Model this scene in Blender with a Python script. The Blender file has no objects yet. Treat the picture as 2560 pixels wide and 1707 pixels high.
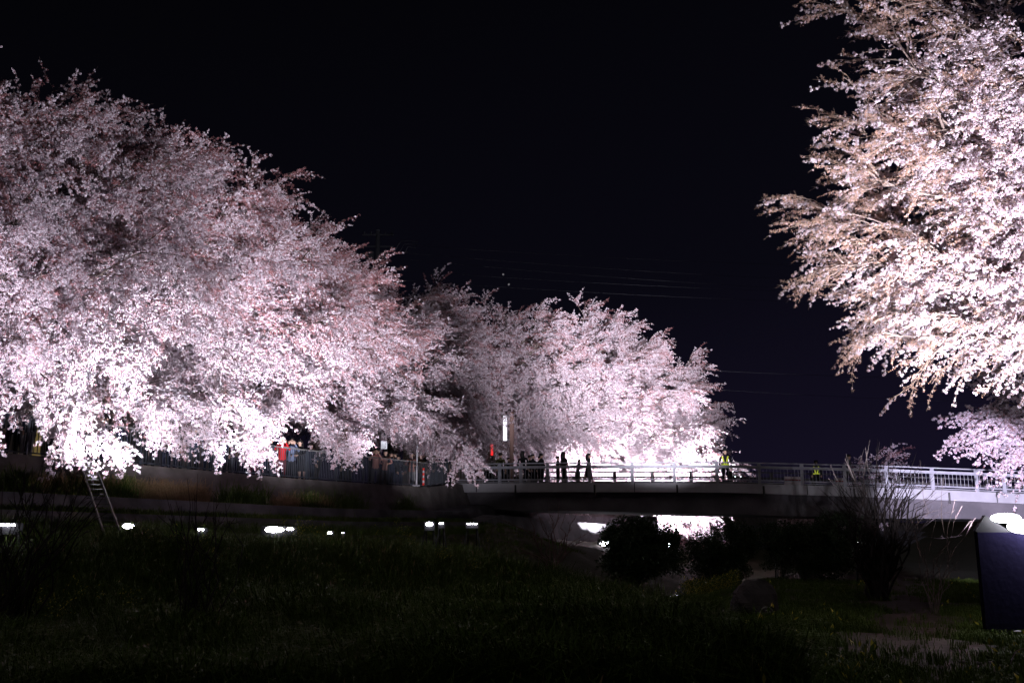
import bpy, bmesh, math, random
import numpy as np
from mathutils import Vector, Matrix, Euler

SC = bpy.context.scene
COL = SC.collection
random.seed(7)
RNG = np.random.default_rng(7)

# ------------------------------------------------------------------ camera
PITCH = math.atan(0.2055)
F_PX = 2489.0
CAM_Z = 1.5
cd = bpy.data.cameras.new('camera'); cd.lens = 35.0; cd.sensor_width = 36.0
cd.clip_end = 3000; cd.clip_start = 0.1
cam = bpy.data.objects.new('camera', cd); COL.objects.link(cam)
cam.location = (0, 0, CAM_Z); cam.rotation_euler = (math.pi/2 + PITCH, 0, 0)
SC.camera = cam

# ------------------------------------------------------------------ night sky
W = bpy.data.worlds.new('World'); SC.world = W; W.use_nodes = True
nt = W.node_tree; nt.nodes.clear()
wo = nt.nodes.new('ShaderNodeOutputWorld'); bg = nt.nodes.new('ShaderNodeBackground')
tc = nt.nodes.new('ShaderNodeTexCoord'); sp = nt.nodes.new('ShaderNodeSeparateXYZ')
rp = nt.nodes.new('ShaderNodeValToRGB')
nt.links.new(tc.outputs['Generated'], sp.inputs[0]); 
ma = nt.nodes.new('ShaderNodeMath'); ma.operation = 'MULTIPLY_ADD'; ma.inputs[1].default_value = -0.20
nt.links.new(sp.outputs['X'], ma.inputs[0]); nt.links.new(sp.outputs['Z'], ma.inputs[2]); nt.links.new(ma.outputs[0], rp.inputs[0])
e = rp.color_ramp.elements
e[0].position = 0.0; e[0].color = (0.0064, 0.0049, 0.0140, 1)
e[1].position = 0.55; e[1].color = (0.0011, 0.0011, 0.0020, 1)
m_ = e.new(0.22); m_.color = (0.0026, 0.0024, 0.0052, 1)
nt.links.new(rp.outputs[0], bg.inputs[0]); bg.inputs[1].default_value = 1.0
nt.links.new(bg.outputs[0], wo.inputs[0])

# weak sun lamp added as fill, standing in for sky and town glow
sl = bpy.data.lights.new('fill_sun', 'SUN'); sl.energy = 0.13; sl.angle = math.radians(25); sl.color = (1.0, 0.93, 0.86)
so = bpy.data.objects.new('fill_sun', sl); COL.objects.link(so); so.rotation_euler = (math.radians(38), 0, math.radians(-12))

# ------------------------------------------------------------------ render
SC.view_settings.view_transform = 'Standard'; SC.view_settings.look = 'None'
SC.view_settings.exposure = 0.0; SC.view_settings.gamma = 1.0
SC.view_settings.use_curve_mapping = False
SC.render.engine = 'CYCLES'
SC.cycles.max_bounces = 4; SC.cycles.diffuse_bounces = 3; SC.cycles.glossy_bounces = 2
SC.cycles.transmission_bounces = 2; SC.cycles.volume_bounces = 0
SC.cycles.transparent_max_bounces = 4
SC.cycles.sample_clamp_indirect = 4.0
SC.cycles.use_denoising = True
SC.cycles.use_adaptive_sampling = True
SC.cycles.adaptive_threshold = 0.012
SC.cycles.adaptive_min_samples = 24

LAMP_COL = (0.90, 0.89, 1.0)
PW = 0.76        # global multiplier of the floodlights

# ------------------------------------------------------------------ helpers
def at(px, py, D):
    """world point seen at photo pixel (px, py) when it stands D metres away"""
    u = (px-1280)/F_PX; v = (853.5-py)/F_PX
    s, c = math.sin(PITCH), math.cos(PITCH)
    Y = c - v*s; Z = s + v*c
    k = D/Y
    return Vector((u*k, D, CAM_Z + Z*k))

def tag(o, label=None, cat=None, group=None, kind=None):
    if label: o['label'] = label
    if cat: o['category'] = cat
    if group: o['group'] = group
    if kind: o['kind'] = kind
    return o

def link(o, parent=None):
    COL.objects.link(o)
    if parent is not None:
        o.parent = parent
    return o

def empty(name, loc=(0, 0, 0), rz=0.0, **kw):
    o = bpy.data.objects.new(name, None); COL.objects.link(o)
    o.empty_display_size = 0.2
    o.location = loc; o.rotation_euler = (0, 0, rz)
    tag(o, **kw); return o

class MB:
    def __init__(s):
        s.v = []; s.f = []; s.mi = []; s.n = 0
    def add(s, vs, fs, mi=0):
        vs = np.asarray(vs, float).reshape(-1, 3)
        s.v.append(vs)
        for f in fs:
            s.f.append(tuple(int(i)+s.n for i in f)); s.mi.append(mi)
        s.n += len(vs)
    def box(s, c, d, rz=0.0, mi=0, taper=1.0):
        x, y, z = np.array(d)/2.0
        p = np.array([[-x,-y,-z],[x,-y,-z],[x,y,-z],[-x,y,-z],[-x*taper,-y*taper,z],[x*taper,-y*taper,z],[x*taper,y*taper,z],[-x*taper,y*taper,z]])
        cr, sr = math.cos(rz), math.sin(rz)
        q = p.copy(); q[:,0] = p[:,0]*cr-p[:,1]*sr; q[:,1] = p[:,0]*sr+p[:,1]*cr
        s.add(q+np.array(c), [(0,3,2,1),(4,5,6,7),(0,1,5,4),(1,2,6,5),(2,3,7,6),(3,0,4,7)], mi)
    def beam(s, a, b, w, h, mi=0):
        """box from a to b, w wide sideways, h high"""
        a = np.array(a, float); b = np.array(b, float); d = b-a
        L = np.linalg.norm(d); d = d/L
        up = np.array([0, 0, 1.0])
        if abs(d[2]) > .95: up = np.array([0, 1.0, 0])
        sd = np.cross(d, up); sd /= np.linalg.norm(sd); up = np.cross(sd, d)
        o = []
        for p in (a, b):
            for (i, j) in ((-1,-1),(1,-1),(1,1),(-1,1)):
                o.append(p+sd*i*w/2+up*j*h/2)
        s.add(o, [(0,1,2,3),(7,6,5,4),(0,4,5,1),(1,5,6,2),(2,6,7,3),(3,7,4,0)], mi)
    def tube(s, pts, rad, k=5, mi=0, cap=True):
        pts = np.asarray(pts, float); n = len(pts)
        rad = np.broadcast_to(np.asarray(rad, float), (n,))
        t = np.gradient(pts, axis=0); t /= np.linalg.norm(t, axis=1)[:, None]+1e-9
        ref = np.array([0, 0, 1.0]) if abs(t[0][2]) < .9 else np.array([1.0, 0, 0])
        a = np.cross(t, ref); a /= np.linalg.norm(a, axis=1)[:, None]+1e-9
        b = np.cross(t, a)
        ang = np.arange(k)*2*math.pi/k
        vs = (pts[:, None, :] + rad[:, None, None]*(np.cos(ang)[None, :, None]*a[:, None, :]+np.sin(ang)[None, :, None]*b[:, None, :])).reshape(-1, 3)
        fs = []
        for i in range(n-1):
            for j in range(k):
                j2 = (j+1) % k
                fs.append((i*k+j, i*k+j2, (i+1)*k+j2, (i+1)*k+j))
        if cap:
            fs.append(tuple(range(k))); fs.append(tuple((n-1)*k+j for j in reversed(range(k))))
        s.add(vs, fs, mi)
    def ball(s, c, r, nu=8, nv=6, mi=0, noise=0.0, rng=None):
        c = np.array(c, float); r = np.broadcast_to(np.asarray(r, float), (3,))
        vs = [c+np.array([0, 0, r[2]])]
        for i in range(1, nv):
            th = math.pi*i/nv
            for j in range(nu):
                ph = 2*math.pi*j/nu
                k = 1+(rng.uniform(-noise, noise) if noise else 0)
                vs.append(c+np.array([math.sin(th)*math.cos(ph), math.sin(th)*math.sin(ph), math.cos(th)])*r*k)
        vs.append(c-np.array([0, 0, r[2]]))
        fs = []
        for j in range(nu):
            fs.append((0, 1+j, 1+(j+1) % nu))
            for i in range(nv-2):
                a = 1+i*nu
                fs.append((a+j, a+nu+j, a+nu+(j+1) % nu, a+(j+1) % nu))
            a = 1+(nv-2)*nu
            fs.append((a+j, len(vs)-1, a+(j+1) % nu))
        s.add(vs, fs, mi)
    def mesh(s, name, mats):
        me = bpy.data.meshes.new(name)
        V = np.concatenate(s.v) if s.v else np.zeros((0, 3))
        me.from_pydata(V.tolist(), [], s.f)
        if not isinstance(mats, (list, tuple)): mats = [mats]
        for m in mats: me.materials.append(m)
        if len(mats) > 1:
            me.polygons.foreach_set('material_index', s.mi)
        me.update(); return me
    def obj(s, name, mats, parent=None, smooth=False, **kw):
        me = s.mesh(name, mats)
        if smooth: me.polygons.foreach_set('use_smooth', [True]*len(me.polygons))
        o = bpy.data.objects.new(name, me); link(o, parent); tag(o, **kw); return o

# ------------------------------------------------------------------ materials
def mat(name, col, rough=0.8, metal=0.0, noise=None, bump=0.0, scale=4.0, emit=None, estr=0.0, spec=0.3, detail=5.0):
    """noise = second colour mixed in by fractal noise"""
    m = bpy.data.materials.new(name); m.use_nodes = True
    t = m.node_tree; b = t.nodes['Principled BSDF']
    b.inputs['Base Color'].default_value = (*col, 1); b.inputs['Roughness'].default_value = rough
    b.inputs['Metallic'].default_value = metal
    b.inputs['Specular IOR Level'].default_value = spec
    if noise is not None or bump:
        c = t.nodes.new('ShaderNodeTexCoord'); n = t.nodes.new('ShaderNodeTexNoise')
        n.inputs['Scale'].default_value = scale; n.inputs['Detail'].default_value = detail
        t.links.new(c.outputs['Object'], n.inputs['Vector'])
        if noise is not None:
            r = t.nodes.new('ShaderNodeValToRGB')
            r.color_ramp.elements[0].position = .35; r.color_ramp.elements[1].position = .68
            r.color_ramp.elements[0].color = (*col, 1); r.color_ramp.elements[1].color = (*noise, 1)
            t.links.new(n.outputs['Fac'], r.inputs[0]); t.links.new(r.outputs[0], b.inputs['Base Color'])
        if bump:
            bp = t.nodes.new('ShaderNodeBump'); bp.inputs['Strength'].default_value = bump
            bp.inputs['Distance'].default_value = 0.05
            n2 = t.nodes.new('ShaderNodeTexNoise'); n2.inputs['Scale'].default_value = scale*6
            n2.inputs['Detail'].default_value = 6
            t.links.new(c.outputs['Object'], n2.inputs['Vector'])
            t.links.new(n2.outputs['Fac'], bp.inputs['Height']); t.links.new(bp.outputs[0], b.inputs['Normal'])
    if emit:
        m.cycles.emission_sampling = 'AUTO' if estr > 5 else 'NONE'
        b.inputs['Emission Color'].default_value = (*emit, 1); b.inputs['Emission Strength'].default_value = estr
    return m

def petal_mat(name, c1, c2, trans=0.4):
    m = bpy.data.materials.new(name); m.use_nodes = True
    t = m.node_tree; t.nodes.clear()
    o = t.nodes.new('ShaderNodeOutputMaterial'); mx = t.nodes.new('ShaderNodeMixShader')
    d = t.nodes.new('ShaderNodeBsdfDiffuse'); tr = t.nodes.new('ShaderNodeBsdfTranslucent')
    g = t.nodes.new('ShaderNodeNewGeometry'); r = t.nodes.new('ShaderNodeMix'); r.data_type = 'RGBA'
    r.inputs['A'].default_value = (*c1, 1); r.inputs['B'].default_value = (*c2, 1)
    t.links.new(g.outputs['Random Per Island'], r.inputs['Factor'])
    t.links.new(r.outputs['Result'], d.inputs[0]); t.links.new(r.outputs['Result'], tr.inputs[0])
    mx.inputs[0].default_value = trans
    t.links.new(d.outputs[0], mx.inputs[1]); t.links.new(tr.outputs[0], mx.inputs[2])
    t.links.new(mx.outputs[0], o.inputs[0]); return m

M_PETAL = petal_mat('petal', (0.69, 0.585, 0.67), (0.86, 0.79, 0.84))
M_CALYX = petal_mat('calyx', (0.26, 0.06, 0.07), (0.40, 0.13, 0.13), 0.15)
M_BUD_PINK = petal_mat('pink_bud', (0.28, 0.09, 0.10), (0.50, 0.26, 0.26), 0.2)
M_BUD_TAN = petal_mat('tan_bud', (0.46, 0.27, 0.17), (0.58, 0.38, 0.34), 0.25)
M_TWIG = mat('twig_bark', (0.13, 0.085, 0.075), 0.85)
M_TWIG_SHADED = mat('shaded_twig_bark', (0.035, 0.026, 0.026), 0.9)  # shade put into the bark colour so shrubs stay in silhouette
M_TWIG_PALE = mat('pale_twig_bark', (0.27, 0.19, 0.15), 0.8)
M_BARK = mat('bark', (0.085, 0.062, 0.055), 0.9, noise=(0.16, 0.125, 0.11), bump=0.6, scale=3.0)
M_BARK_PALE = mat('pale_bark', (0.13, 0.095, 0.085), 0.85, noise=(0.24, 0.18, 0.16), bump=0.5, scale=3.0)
M_CONC = mat('concrete', (0.075, 0.064, 0.060), 0.9, noise=(0.15, 0.13, 0.125), bump=0.35, scale=1.3, detail=8)
M_CONC_DK = mat('weathered_concrete', (0.07, 0.066, 0.07), 0.9, noise=(0.15, 0.14, 0.15), bump=0.35, scale=1.1, detail=9)
M_FASCIA = mat('painted_fascia', (0.44, 0.42, 0.45), 0.6, noise=(0.33, 0.31, 0.34), bump=0.1, scale=1.0)
M_GIRDER = mat('girder_concrete', (0.10, 0.09, 0.10), 0.85, noise=(0.17, 0.15, 0.165), bump=0.3, scale=0.9, detail=9)
M_RAIL = mat('galvanised_rail', (0.34, 0.33, 0.37), 0.5, noise=(0.26, 0.25, 0.29), scale=3)
M_RAIL_DK = mat('brown_rail', (0.05, 0.045, 0.045), 0.5)
M_FENCE = mat('fence_steel', (0.055, 0.06, 0.075), 0.5, metal=0.2)
M_GROUND = mat('soil', (0.035, 0.036, 0.018), 0.95, noise=(0.05, 0.040, 0.025), bump=0.7, scale=0.7)
M_GRASS = mat('grass_blade', (0.055, 0.095, 0.016), 0.6, noise=(0.115, 0.155, 0.03), scale=0.5, spec=0.08)
M_GRASS_DRY = mat('dry_grass_blade', (0.42, 0.29, 0.15), 0.8, noise=(0.28, 0.17, 0.10), scale=2)
M_LEAF = mat('evergreen_leaf', (0.02, 0.035, 0.015), 0.5, noise=(0.035, 0.055, 0.02), scale=2)
M_YELLOW = mat('yellow_flower', (0.55, 0.48, 0.05), 0.7)
M_BLACK = mat('black_metal', (0.012, 0.012, 0.014), 0.5)
M_CLOTH_BK = mat('black_sheet', (0.006, 0.005, 0.016), 0.9, bump=0.2, scale=1.5, spec=0.03)
M_LENS = mat('lit_lens', (0.9, 0.9, 0.95), 0.3, emit=(0.93, 0.90, 1.0), estr=45.0)
M_LENS_BIG = mat('lit_floodlight_lens', (0.9, 0.9, 0.95), 0.3, emit=(0.92, 0.90, 1.0), estr=20.0)
M_ALU = mat('aluminium', (0.26, 0.25, 0.24), 0.45, metal=0.3)
M_WOOD = mat('warm_timber_wall', (0.44, 0.30, 0.17), 0.8, noise=(0.32, 0.21, 0.12), scale=1.5)
M_PLASTER = mat('grey_render', (0.20, 0.175, 0.165), 0.85, noise=(0.27, 0.24, 0.22), scale=1)
M_TILE = mat('roof_tile', (0.07, 0.07, 0.075), 0.7, bump=0.4, scale=6)
M_WIN_DARK = mat('window_glass', (0.02, 0.02, 0.025), 0.1, spec=0.6)
M_WIN_LIT = mat('lit_window', (0.3, 0.25, 0.1), 0.4, emit=(1.0, 0.72, 0.25), estr=0.10)
M_WIRE = mat('cable', (0.014, 0.014, 0.017), 0.6)
M_ROCK = mat('dark_rock', (0.035, 0.032, 0.032), 0.8, noise=(0.07, 0.055, 0.055), bump=0.6, scale=2)
M_WATER = mat('river_water', (0.004, 0.006, 0.007), 0.07, bump=0.12, scale=1.0, spec=0.5)
M_ASPHALT = mat('asphalt', (0.05, 0.05, 0.05), 0.9, bump=0.3, scale=5)

# ------------------------------------------------------------------ terrain
BANK = np.array([(-26.5, 4.3), (-13.95, 27.2), (-8.03, 38.0), (-3.9, 47.0), (-2.9, 51.4), (0.2, 58), (6, 67), (13, 78), (24, 94), (60, 140), (150, 240)])
BANK_Z = np.array([3.9, 3.9, 3.9, 4.1, 4.55, 4.4, 4.3, 4.3, 4.3, 4.3, 4.3])
RIVER = np.array([(-16, 8), (-7, 21), (1, 33), (5.5, 42), (8, 50), (12, 62), (21, 78), (60, 125), (140, 210)])

def seg_dist(P, L):
    """signed distance (positive on the right side of the polyline)"""
    best = np.full(len(P), 1e9); sgn = np.ones(len(P))
    for a, b in zip(L[:-1], L[1:]):
        d = b-a; q = P-a
        t = np.clip((q@d)/(d@d), 0, 1)
        r = q-t[:, None]*d
        dd = np.hypot(r[:, 0], r[:, 1])
        cr = d[0]*q[:, 1]-d[1]*q[:, 0]
        m = dd < best-1e-9
        best = np.where(m, dd, best); sgn = np.where(m, np.where(cr > 0, -1, 1), sgn)
    return best*sgn

def sst(a, b, x):
    t = np.clip((x-a)/(b-a), 0, 1); return t*t*(3-2*t)

def ground(P):
    P = np.atleast_2d(np.asarray(P, float))[:, :2]
    x, y = P[:, 0], P[:, 1]
    s = seg_dist(P, BANK)
    z = 0.05*np.sin(x*.7+1)*np.cos(y*.55)+0.04*np.sin(x*1.9+y*1.3)
    z = z + 0.12*np.sin(x*.21+.5)*np.sin(y*.17)
    z = z + 1.4*(1-sst(6.5, 13.5, s)) + 0.5*(1-sst(2.5, 5.5, s))
    r = np.abs(seg_dist(P, RIVER))
    near = sst(30, 38, y)
    z = z - 0.75*(1-sst(2.2, 5.0, r))*near
    xr = 12.5+0.27*y
    z = z + 3.3*sst(0.5, 9, x-xr)
    # low mound under the left end of the bridge
    z = z + 0.75*np.exp(-((x+0.6)/2.2)**2-((y-44)/2.5)**2)
    return z

def gz(x, y): return float(ground([(x, y)])[0])

def build_terrain():
    ys = np.concatenate([np.arange(-8, 34, .5), np.arange(34, 75, 1.0), np.geomspace(75, 900, 26)])
    xs = np.concatenate([-np.geomspace(600, 41, 14), np.arange(-40, 45, .6), np.geomspace(46, 700, 14)])
    X, Y = np.meshgrid(xs, ys); P = np.stack([X.ravel(), Y.ravel()], 1)
    Z = ground(P)
    nx, ny = len(xs), len(ys)
    fs = []
    for j in range(ny-1):
        for i in range(nx-1):
            a = j*nx+i; fs.append((a, a+1, a+nx+1, a+nx))
    me = bpy.data.meshes.new('ground'); me.from_pydata(np.column_stack([P, Z]).tolist(), [], fs)
    me.polygons.foreach_set('use_smooth', [True]*len(fs))
    # soil with a bare earth path at the right
    m = M_GROUND; t = m.node_tree; b = t.nodes['Principled BSDF']
    n = t.nodes.new('ShaderNodeTexNoise'); n.inputs['Scale'].default_value = .8; n.inputs['Detail'].default_value = 10; n.inputs['Roughness'].default_value = .68
    c = t.nodes.new('ShaderNodeTexCoord'); t.links.new(c.outputs['Object'], n.inputs['Vector'])
    sx = t.nodes.new('ShaderNodeSeparateXYZ'); t.links.new(c.outputs['Object'], sx.inputs[0])
    # path centre x = 1.2 + 0.36*y , half width 1.6
    m1 = t.nodes.new('ShaderNodeMath'); m1.operation = 'MULTIPLY'; m1.inputs[1].default_value = -0.36
    t.links.new(sx.outputs['Y'], m1.inputs[0])
    m2 = t.nodes.new('ShaderNodeMath'); m2.operation = 'ADD'; t.links.new(sx.outputs['X'], m2.inputs[0]); t.links.new(m1.outputs[0], m2.inputs[1])
    m3 = t.nodes.new('ShaderNodeMath'); m3.operation = 'ADD'; m3.inputs[1].default_value = -0.6; t.links.new(m2.outputs[0], m3.inputs[0])
    m4 = t.nodes.new('ShaderNodeMath'); m4.operation = 'ABSOLUTE'; t.links.new(m3.outputs[0], m4.inputs[0])
    m5 = t.nodes.new('ShaderNodeMath'); m5.operation = 'MULTIPLY_ADD'; m5.inputs[1].default_value = 4.0; t.links.new(n.outputs['Fac'], m5.inputs[0]); t.links.new(m4.outputs[0], m5.inputs[2])
    mr = t.nodes.new('ShaderNodeMapRange'); mr.inputs[1].default_value = 2.4; mr.inputs[2].default_value = 3.6; mr.inputs[3].default_value = 1; mr.inputs[4].default_value = 0
    t.links.new(m5.outputs[0], mr.inputs[0])
    mx = t.nodes.new('ShaderNodeMix'); mx.data_type = 'RGBA'
    prev = b.inputs['Base Color'].links[0].from_socket
    t.links.new(mr.outputs[0], mx.inputs['Factor']); t.links.new(prev, mx.inputs['A']); mx.inputs['B'].default_value = (0.050, 0.031, 0.022, 1)
    t.links.new(mx.outputs['Result'], b.inputs['Base Color'])
    me.materials.append(m)
    o = bpy.data.objects.new('ground', me); link(o); tag(o, kind='structure')
build_terrain()

def bank_frames():
    L = BANK; n = []
    for i in range(len(L)):
        d = L[min(i+1, len(L)-1)]-L[max(i-1, 0)]; d = d/np.hypot(*d)
        n.append((d[1], -d[0]))
    return np.array(n)
BN = bank_frames()

def sweep(name, prof, mats, i0=0, i1=None, sub=6, **kw):
    """profile [(s, dz or abs z, is_abs)] swept along the bank line"""
    i1 = len(BANK)-1 if i1 is None else i1
    rows = []
    for i in range(i0, i1):
        for k in range(sub):
            t = k/sub; rows.append((BANK[i]*(1-t)+BANK[i+1]*t, BN[i]*(1-t)+BN[i+1]*t, BANK_Z[i]*(1-t)+BANK_Z[i+1]*t))
    rows.append((BANK[i1], BN[i1], BANK_Z[i1]))
    mb = MB(); vs = []
    for p, n, z in rows:
        for (s, h, ab) in prof:
            vs.append((p[0]+n[0]*s, p[1]+n[1]*s, h if ab else z+h))
    m = len(prof); fs = []
    for i in range(len(rows)-1):
        for j in range(m-1):
            a = i*m+j; fs.append((a, a+m, a+m+1, a+1))
    mb.add(vs, fs)
    return mb.obj(name, mats, **kw)

sweep('embankment_path', [(-90, 0.0, 0), (-7, 0.0, 0), (-0.35, 0.0, 0)], M_ASPHALT, kind='structure')
sweep('upper_retaining_wall', [(-0.35, 0.10, 0), (0.0, 0.10, 0), (0.02, 0.0, 0), (0.28, -1.0, 0), (0.3, -1.4, 0)], M_CONC, kind='structure')
sweep('middle_retaining_wall', [(0.2, -0.98, 0), (1.30, -1.05, 0), (1.32, -1.02, 0), (1.50, -1.02, 0), (1.62, -1.50, 0), (1.7, -1.9, 0)], M_CONC_DK, kind='structure')
sweep('lower_retaining_wall', [(1.5, -1.48, 0), (2.45, -1.56, 0), (2.47, -1.52, 0), (2.65, -1.52, 0), (2.75, -2.0, 0), (2.9, -2.9, 0)], M_CONC_DK, kind='structure')

# water
mb = MB()
w = []
for i in range(len(RIVER)):
    d = RIVER[min(i+1, len(RIVER)-1)]-RIVER[max(i-1, 0)]; d = d/np.hypot(*d); n = np.array([d[1], -d[0]])
    w.append((*(RIVER[i]-n*6), -0.42)); w.append((*(RIVER[i]+n*6), -0.42))
mb.add(w, [(2*i, 2*i+1, 2*i+3, 2*i+2) for i in range(2, len(RIVER)-1)])
mb.obj('river_water', M_WATER, kind='structure')

# ------------------------------------------------------------------ instancing group (blossom sprays, grass)
PROTO = {}
def scatter_group(name, protos):
    g = bpy.data.node_groups.new(name, 'GeometryNodeTree')
    g.interface.new_socket('Geometry', in_out='INPUT', socket_type='NodeSocketGeometry')
    g.interface.new_socket('Geometry', in_out='OUTPUT', socket_type='NodeSocketGeometry')
    gi = g.nodes.new('NodeGroupInput'); go = g.nodes.new('NodeGroupOutput')
    jn = g.nodes.new('GeometryNodeJoinGeometry')
    def attr(nm, typ):
        a = g.nodes.new('GeometryNodeInputNamedAttribute'); a.data_type = typ; a.inputs['Name'].default_value = nm
        return [o for o in a.outputs if o.enabled and o.name == 'Attribute'][0]
    rot = attr('rot', 'FLOAT_VECTOR'); scl = attr('scl', 'FLOAT'); var = attr('var', 'INT')
    for k, ob in enumerate(protos):
        oi = g.nodes.new('GeometryNodeObjectInfo'); oi.inputs['Object'].default_value = ob
        oi.inputs['As Instance'].default_value = True; oi.transform_space = 'ORIGINAL'
        cp = g.nodes.new('FunctionNodeCompare'); cp.data_type = 'INT'; cp.operation = 'EQUAL'
        ins = [i for i in cp.inputs if i.enabled]
        g.links.new(var, ins[0]); ins[1].default_value = k
        ip = g.nodes.new('GeometryNodeInstanceOnPoints')
        g.links.new(gi.outputs[0], ip.inputs['Points']); g.links.new(cp.outputs[0], ip.inputs['Selection'])
        g.links.new(oi.outputs['Geometry'], ip.inputs['Instance'])
        g.links.new(rot, ip.inputs['Rotation']); g.links.new(scl, ip.inputs['Scale'])
        g.links.new(ip.outputs[0], jn.inputs[0])
    g.links.new(jn.outputs[0], go.inputs[0])
    return g

def scatter_obj(name, P, R, S, V, group, parent=None, **kw):
    me = bpy.data.meshes.new(name); n = len(P)
    me.vertices.add(n); me.vertices.foreach_set('co', np.asarray(P, np.float32).ravel())
    a = me.attributes.new('rot', 'FLOAT_VECTOR', 'POINT'); a.data.foreach_set('vector', np.asarray(R, np.float32).ravel())
    a = me.attributes.new('scl', 'FLOAT', 'POINT'); a.data.foreach_set('value', np.asarray(S, np.float32))
    a = me.attributes.new('var', 'INT', 'POINT'); a.data.foreach_set('value', np.asarray(V, np.int32))
    me.update()
    o = bpy.data.objects.new(name, me); link(o, parent); tag(o, **kw)
    m = o.modifiers.new('scatter', 'NODES'); m.node_group = group
    return o

# --- blossom spray prototypes: 1.1 m long along +X, sagging to -Z
def make_spray(name, seed, n_side, n_cl, fl_per, bud, cl_r=0.041, fl_r=0.0165, twig=M_TWIG, budmat=M_BUD_PINK, twr=1.0):
    r = np.random.default_rng(seed); mb = MB()
    L = 1.5
    xs = np.linspace(0, L, 8)
    main = np.stack([xs, 0.06*np.sin(xs*4+seed), -0.34*(xs/L)**2+0.03*np.sin(xs*7+seed)], 1)
    mb.tube(main, np.linspace(.007, .0022, 8)*twr, 3, 0, cap=False)
    carriers = [(main[i], main[i+1]) for i in (2, 3, 4, 5, 6, 3, 4, 5, 6)]
    for k in range(n_side):
        i = r.integers(1, 7); p = main[i]; a = r.uniform(.5, 1.1)*(1 if k % 2 else -1)
        l = r.uniform(.07, .30)*(1.15-.08*i); up = r.uniform(-.8, .6)
        d = np.array([math.cos(a), math.sin(a)*r.uniform(.6, 1), up]); d /= np.linalg.norm(d)
        q = np.stack([p+d*l*t+np.array([0, 0, -.08*l*t*t])+r.normal(0, .008, 3) for t in np.linspace(0, 1, 4)])
        q[0] = p
        mb.tube(q, np.linspace(.004, .0016, 4)*twr, 3, 0, cap=False)
        carriers += [(q[1], q[2]), (q[2], q[3]), (q[2], q[3])]
    for c in range(n_cl):
        a, b = carriers[r.integers(len(carriers))]; p = a+(b-a)*r.uniform() + r.normal(0, .012, 3)
        p = p + np.array([0, 0, -.02])
        if r.uniform() < bud:
            for _ in range(r.integers(3, 7)):
                q = p+r.normal(0, .026, 3); s_ = r.uniform(.008, .015)
                mb.ball(q, (s_*.8, s_*.8, s_*1.5), 4, 2, 3)
            continue
        m = max(3, int(fl_per*r.uniform(.6, 1.3)))
        for _ in range(m):
            d = r.normal(0, 1, 3); d[2] -= .35; d /= np.linalg.norm(d)
            q = p+d*cl_r*r.uniform(.55, 1.0)
            t1 = np.cross(d, r.normal(0, 1, 3)); t1 /= np.linalg.norm(t1); t2 = np.cross(d, t1)
            R = fl_r*r.uniform(.75, 1.15); vs = [q]
            for j in range(5):
                an = 2*math.pi*j/5
                vs.append(q+R*(math.cos(an)*t1+math.sin(an)*t2)+d*R*r.uniform(.15, .55))
            mb.add(vs, [(0, 1+j, 1+(j+1) % 5) for j in range(5)], 1)
            mb.add([q-d*.004, q-d*.03+t1*.006, q-d*.03-t1*.006], [(0, 1, 2)], 2)
    me = mb.mesh(name, [twig, M_PETAL, M_CALYX, budmat])
    return bpy.data.objects.new(name, me)

SPRAYS = []
for i in range(4): SPRAYS.append(make_spray('full_spray', 10+i, 12, 34, 12, 0.15))
for i in range(3): SPRAYS.append(make_spray('mixed_spray', 20+i, 12, 36, 10, 0.62))
for i in range(2): SPRAYS.append(make_spray('budding_spray', 30+i, 12, 40, 5, 0.93))
# nearer tree: sprays with pale twigs and tan buds
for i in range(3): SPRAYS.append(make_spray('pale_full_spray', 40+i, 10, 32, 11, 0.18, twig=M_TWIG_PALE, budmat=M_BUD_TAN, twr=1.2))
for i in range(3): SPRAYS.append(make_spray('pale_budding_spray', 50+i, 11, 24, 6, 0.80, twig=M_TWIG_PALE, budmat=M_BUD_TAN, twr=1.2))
G_SPRAY = scatter_group('spray_scatter', SPRAYS)

# ------------------------------------------------------------------ cherry trees
def curve_pts(p0, d0, p1, n=9, sag=0.0, wob=0.0, r=None):
    """hermite-like curve leaving p0 along d0 and arriving at p1"""
    p0 = np.array(p0, float); p1 = np.array(p1, float); L = np.linalg.norm(p1-p0)
    c = p0+np.array(d0, float)*L*0.45
    t = np.linspace(0, 1, n)[:, None]
    q = (1-t)**2*p0+2*t*(1-t)*c+t*t*p1
    q[:, 2] += (-sag*(t**2)*L)[:, 0]
    if wob and r is not None:
        w_ = np.cumsum(r.normal(0, wob*L/n, (n, 3)), axis=0); w_ -= t*w_[-1]; q = q+w_*np.sin(np.pi*t)
    return q

def rot_from_dir(D, roll):
    yaw = np.arctan2(D[:, 1], D[:, 0]); pit = -np.arctan2(D[:, 2], np.hypot(D[:, 0], D[:, 1]))
    return np.stack([roll, pit, yaw], 1)

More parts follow.
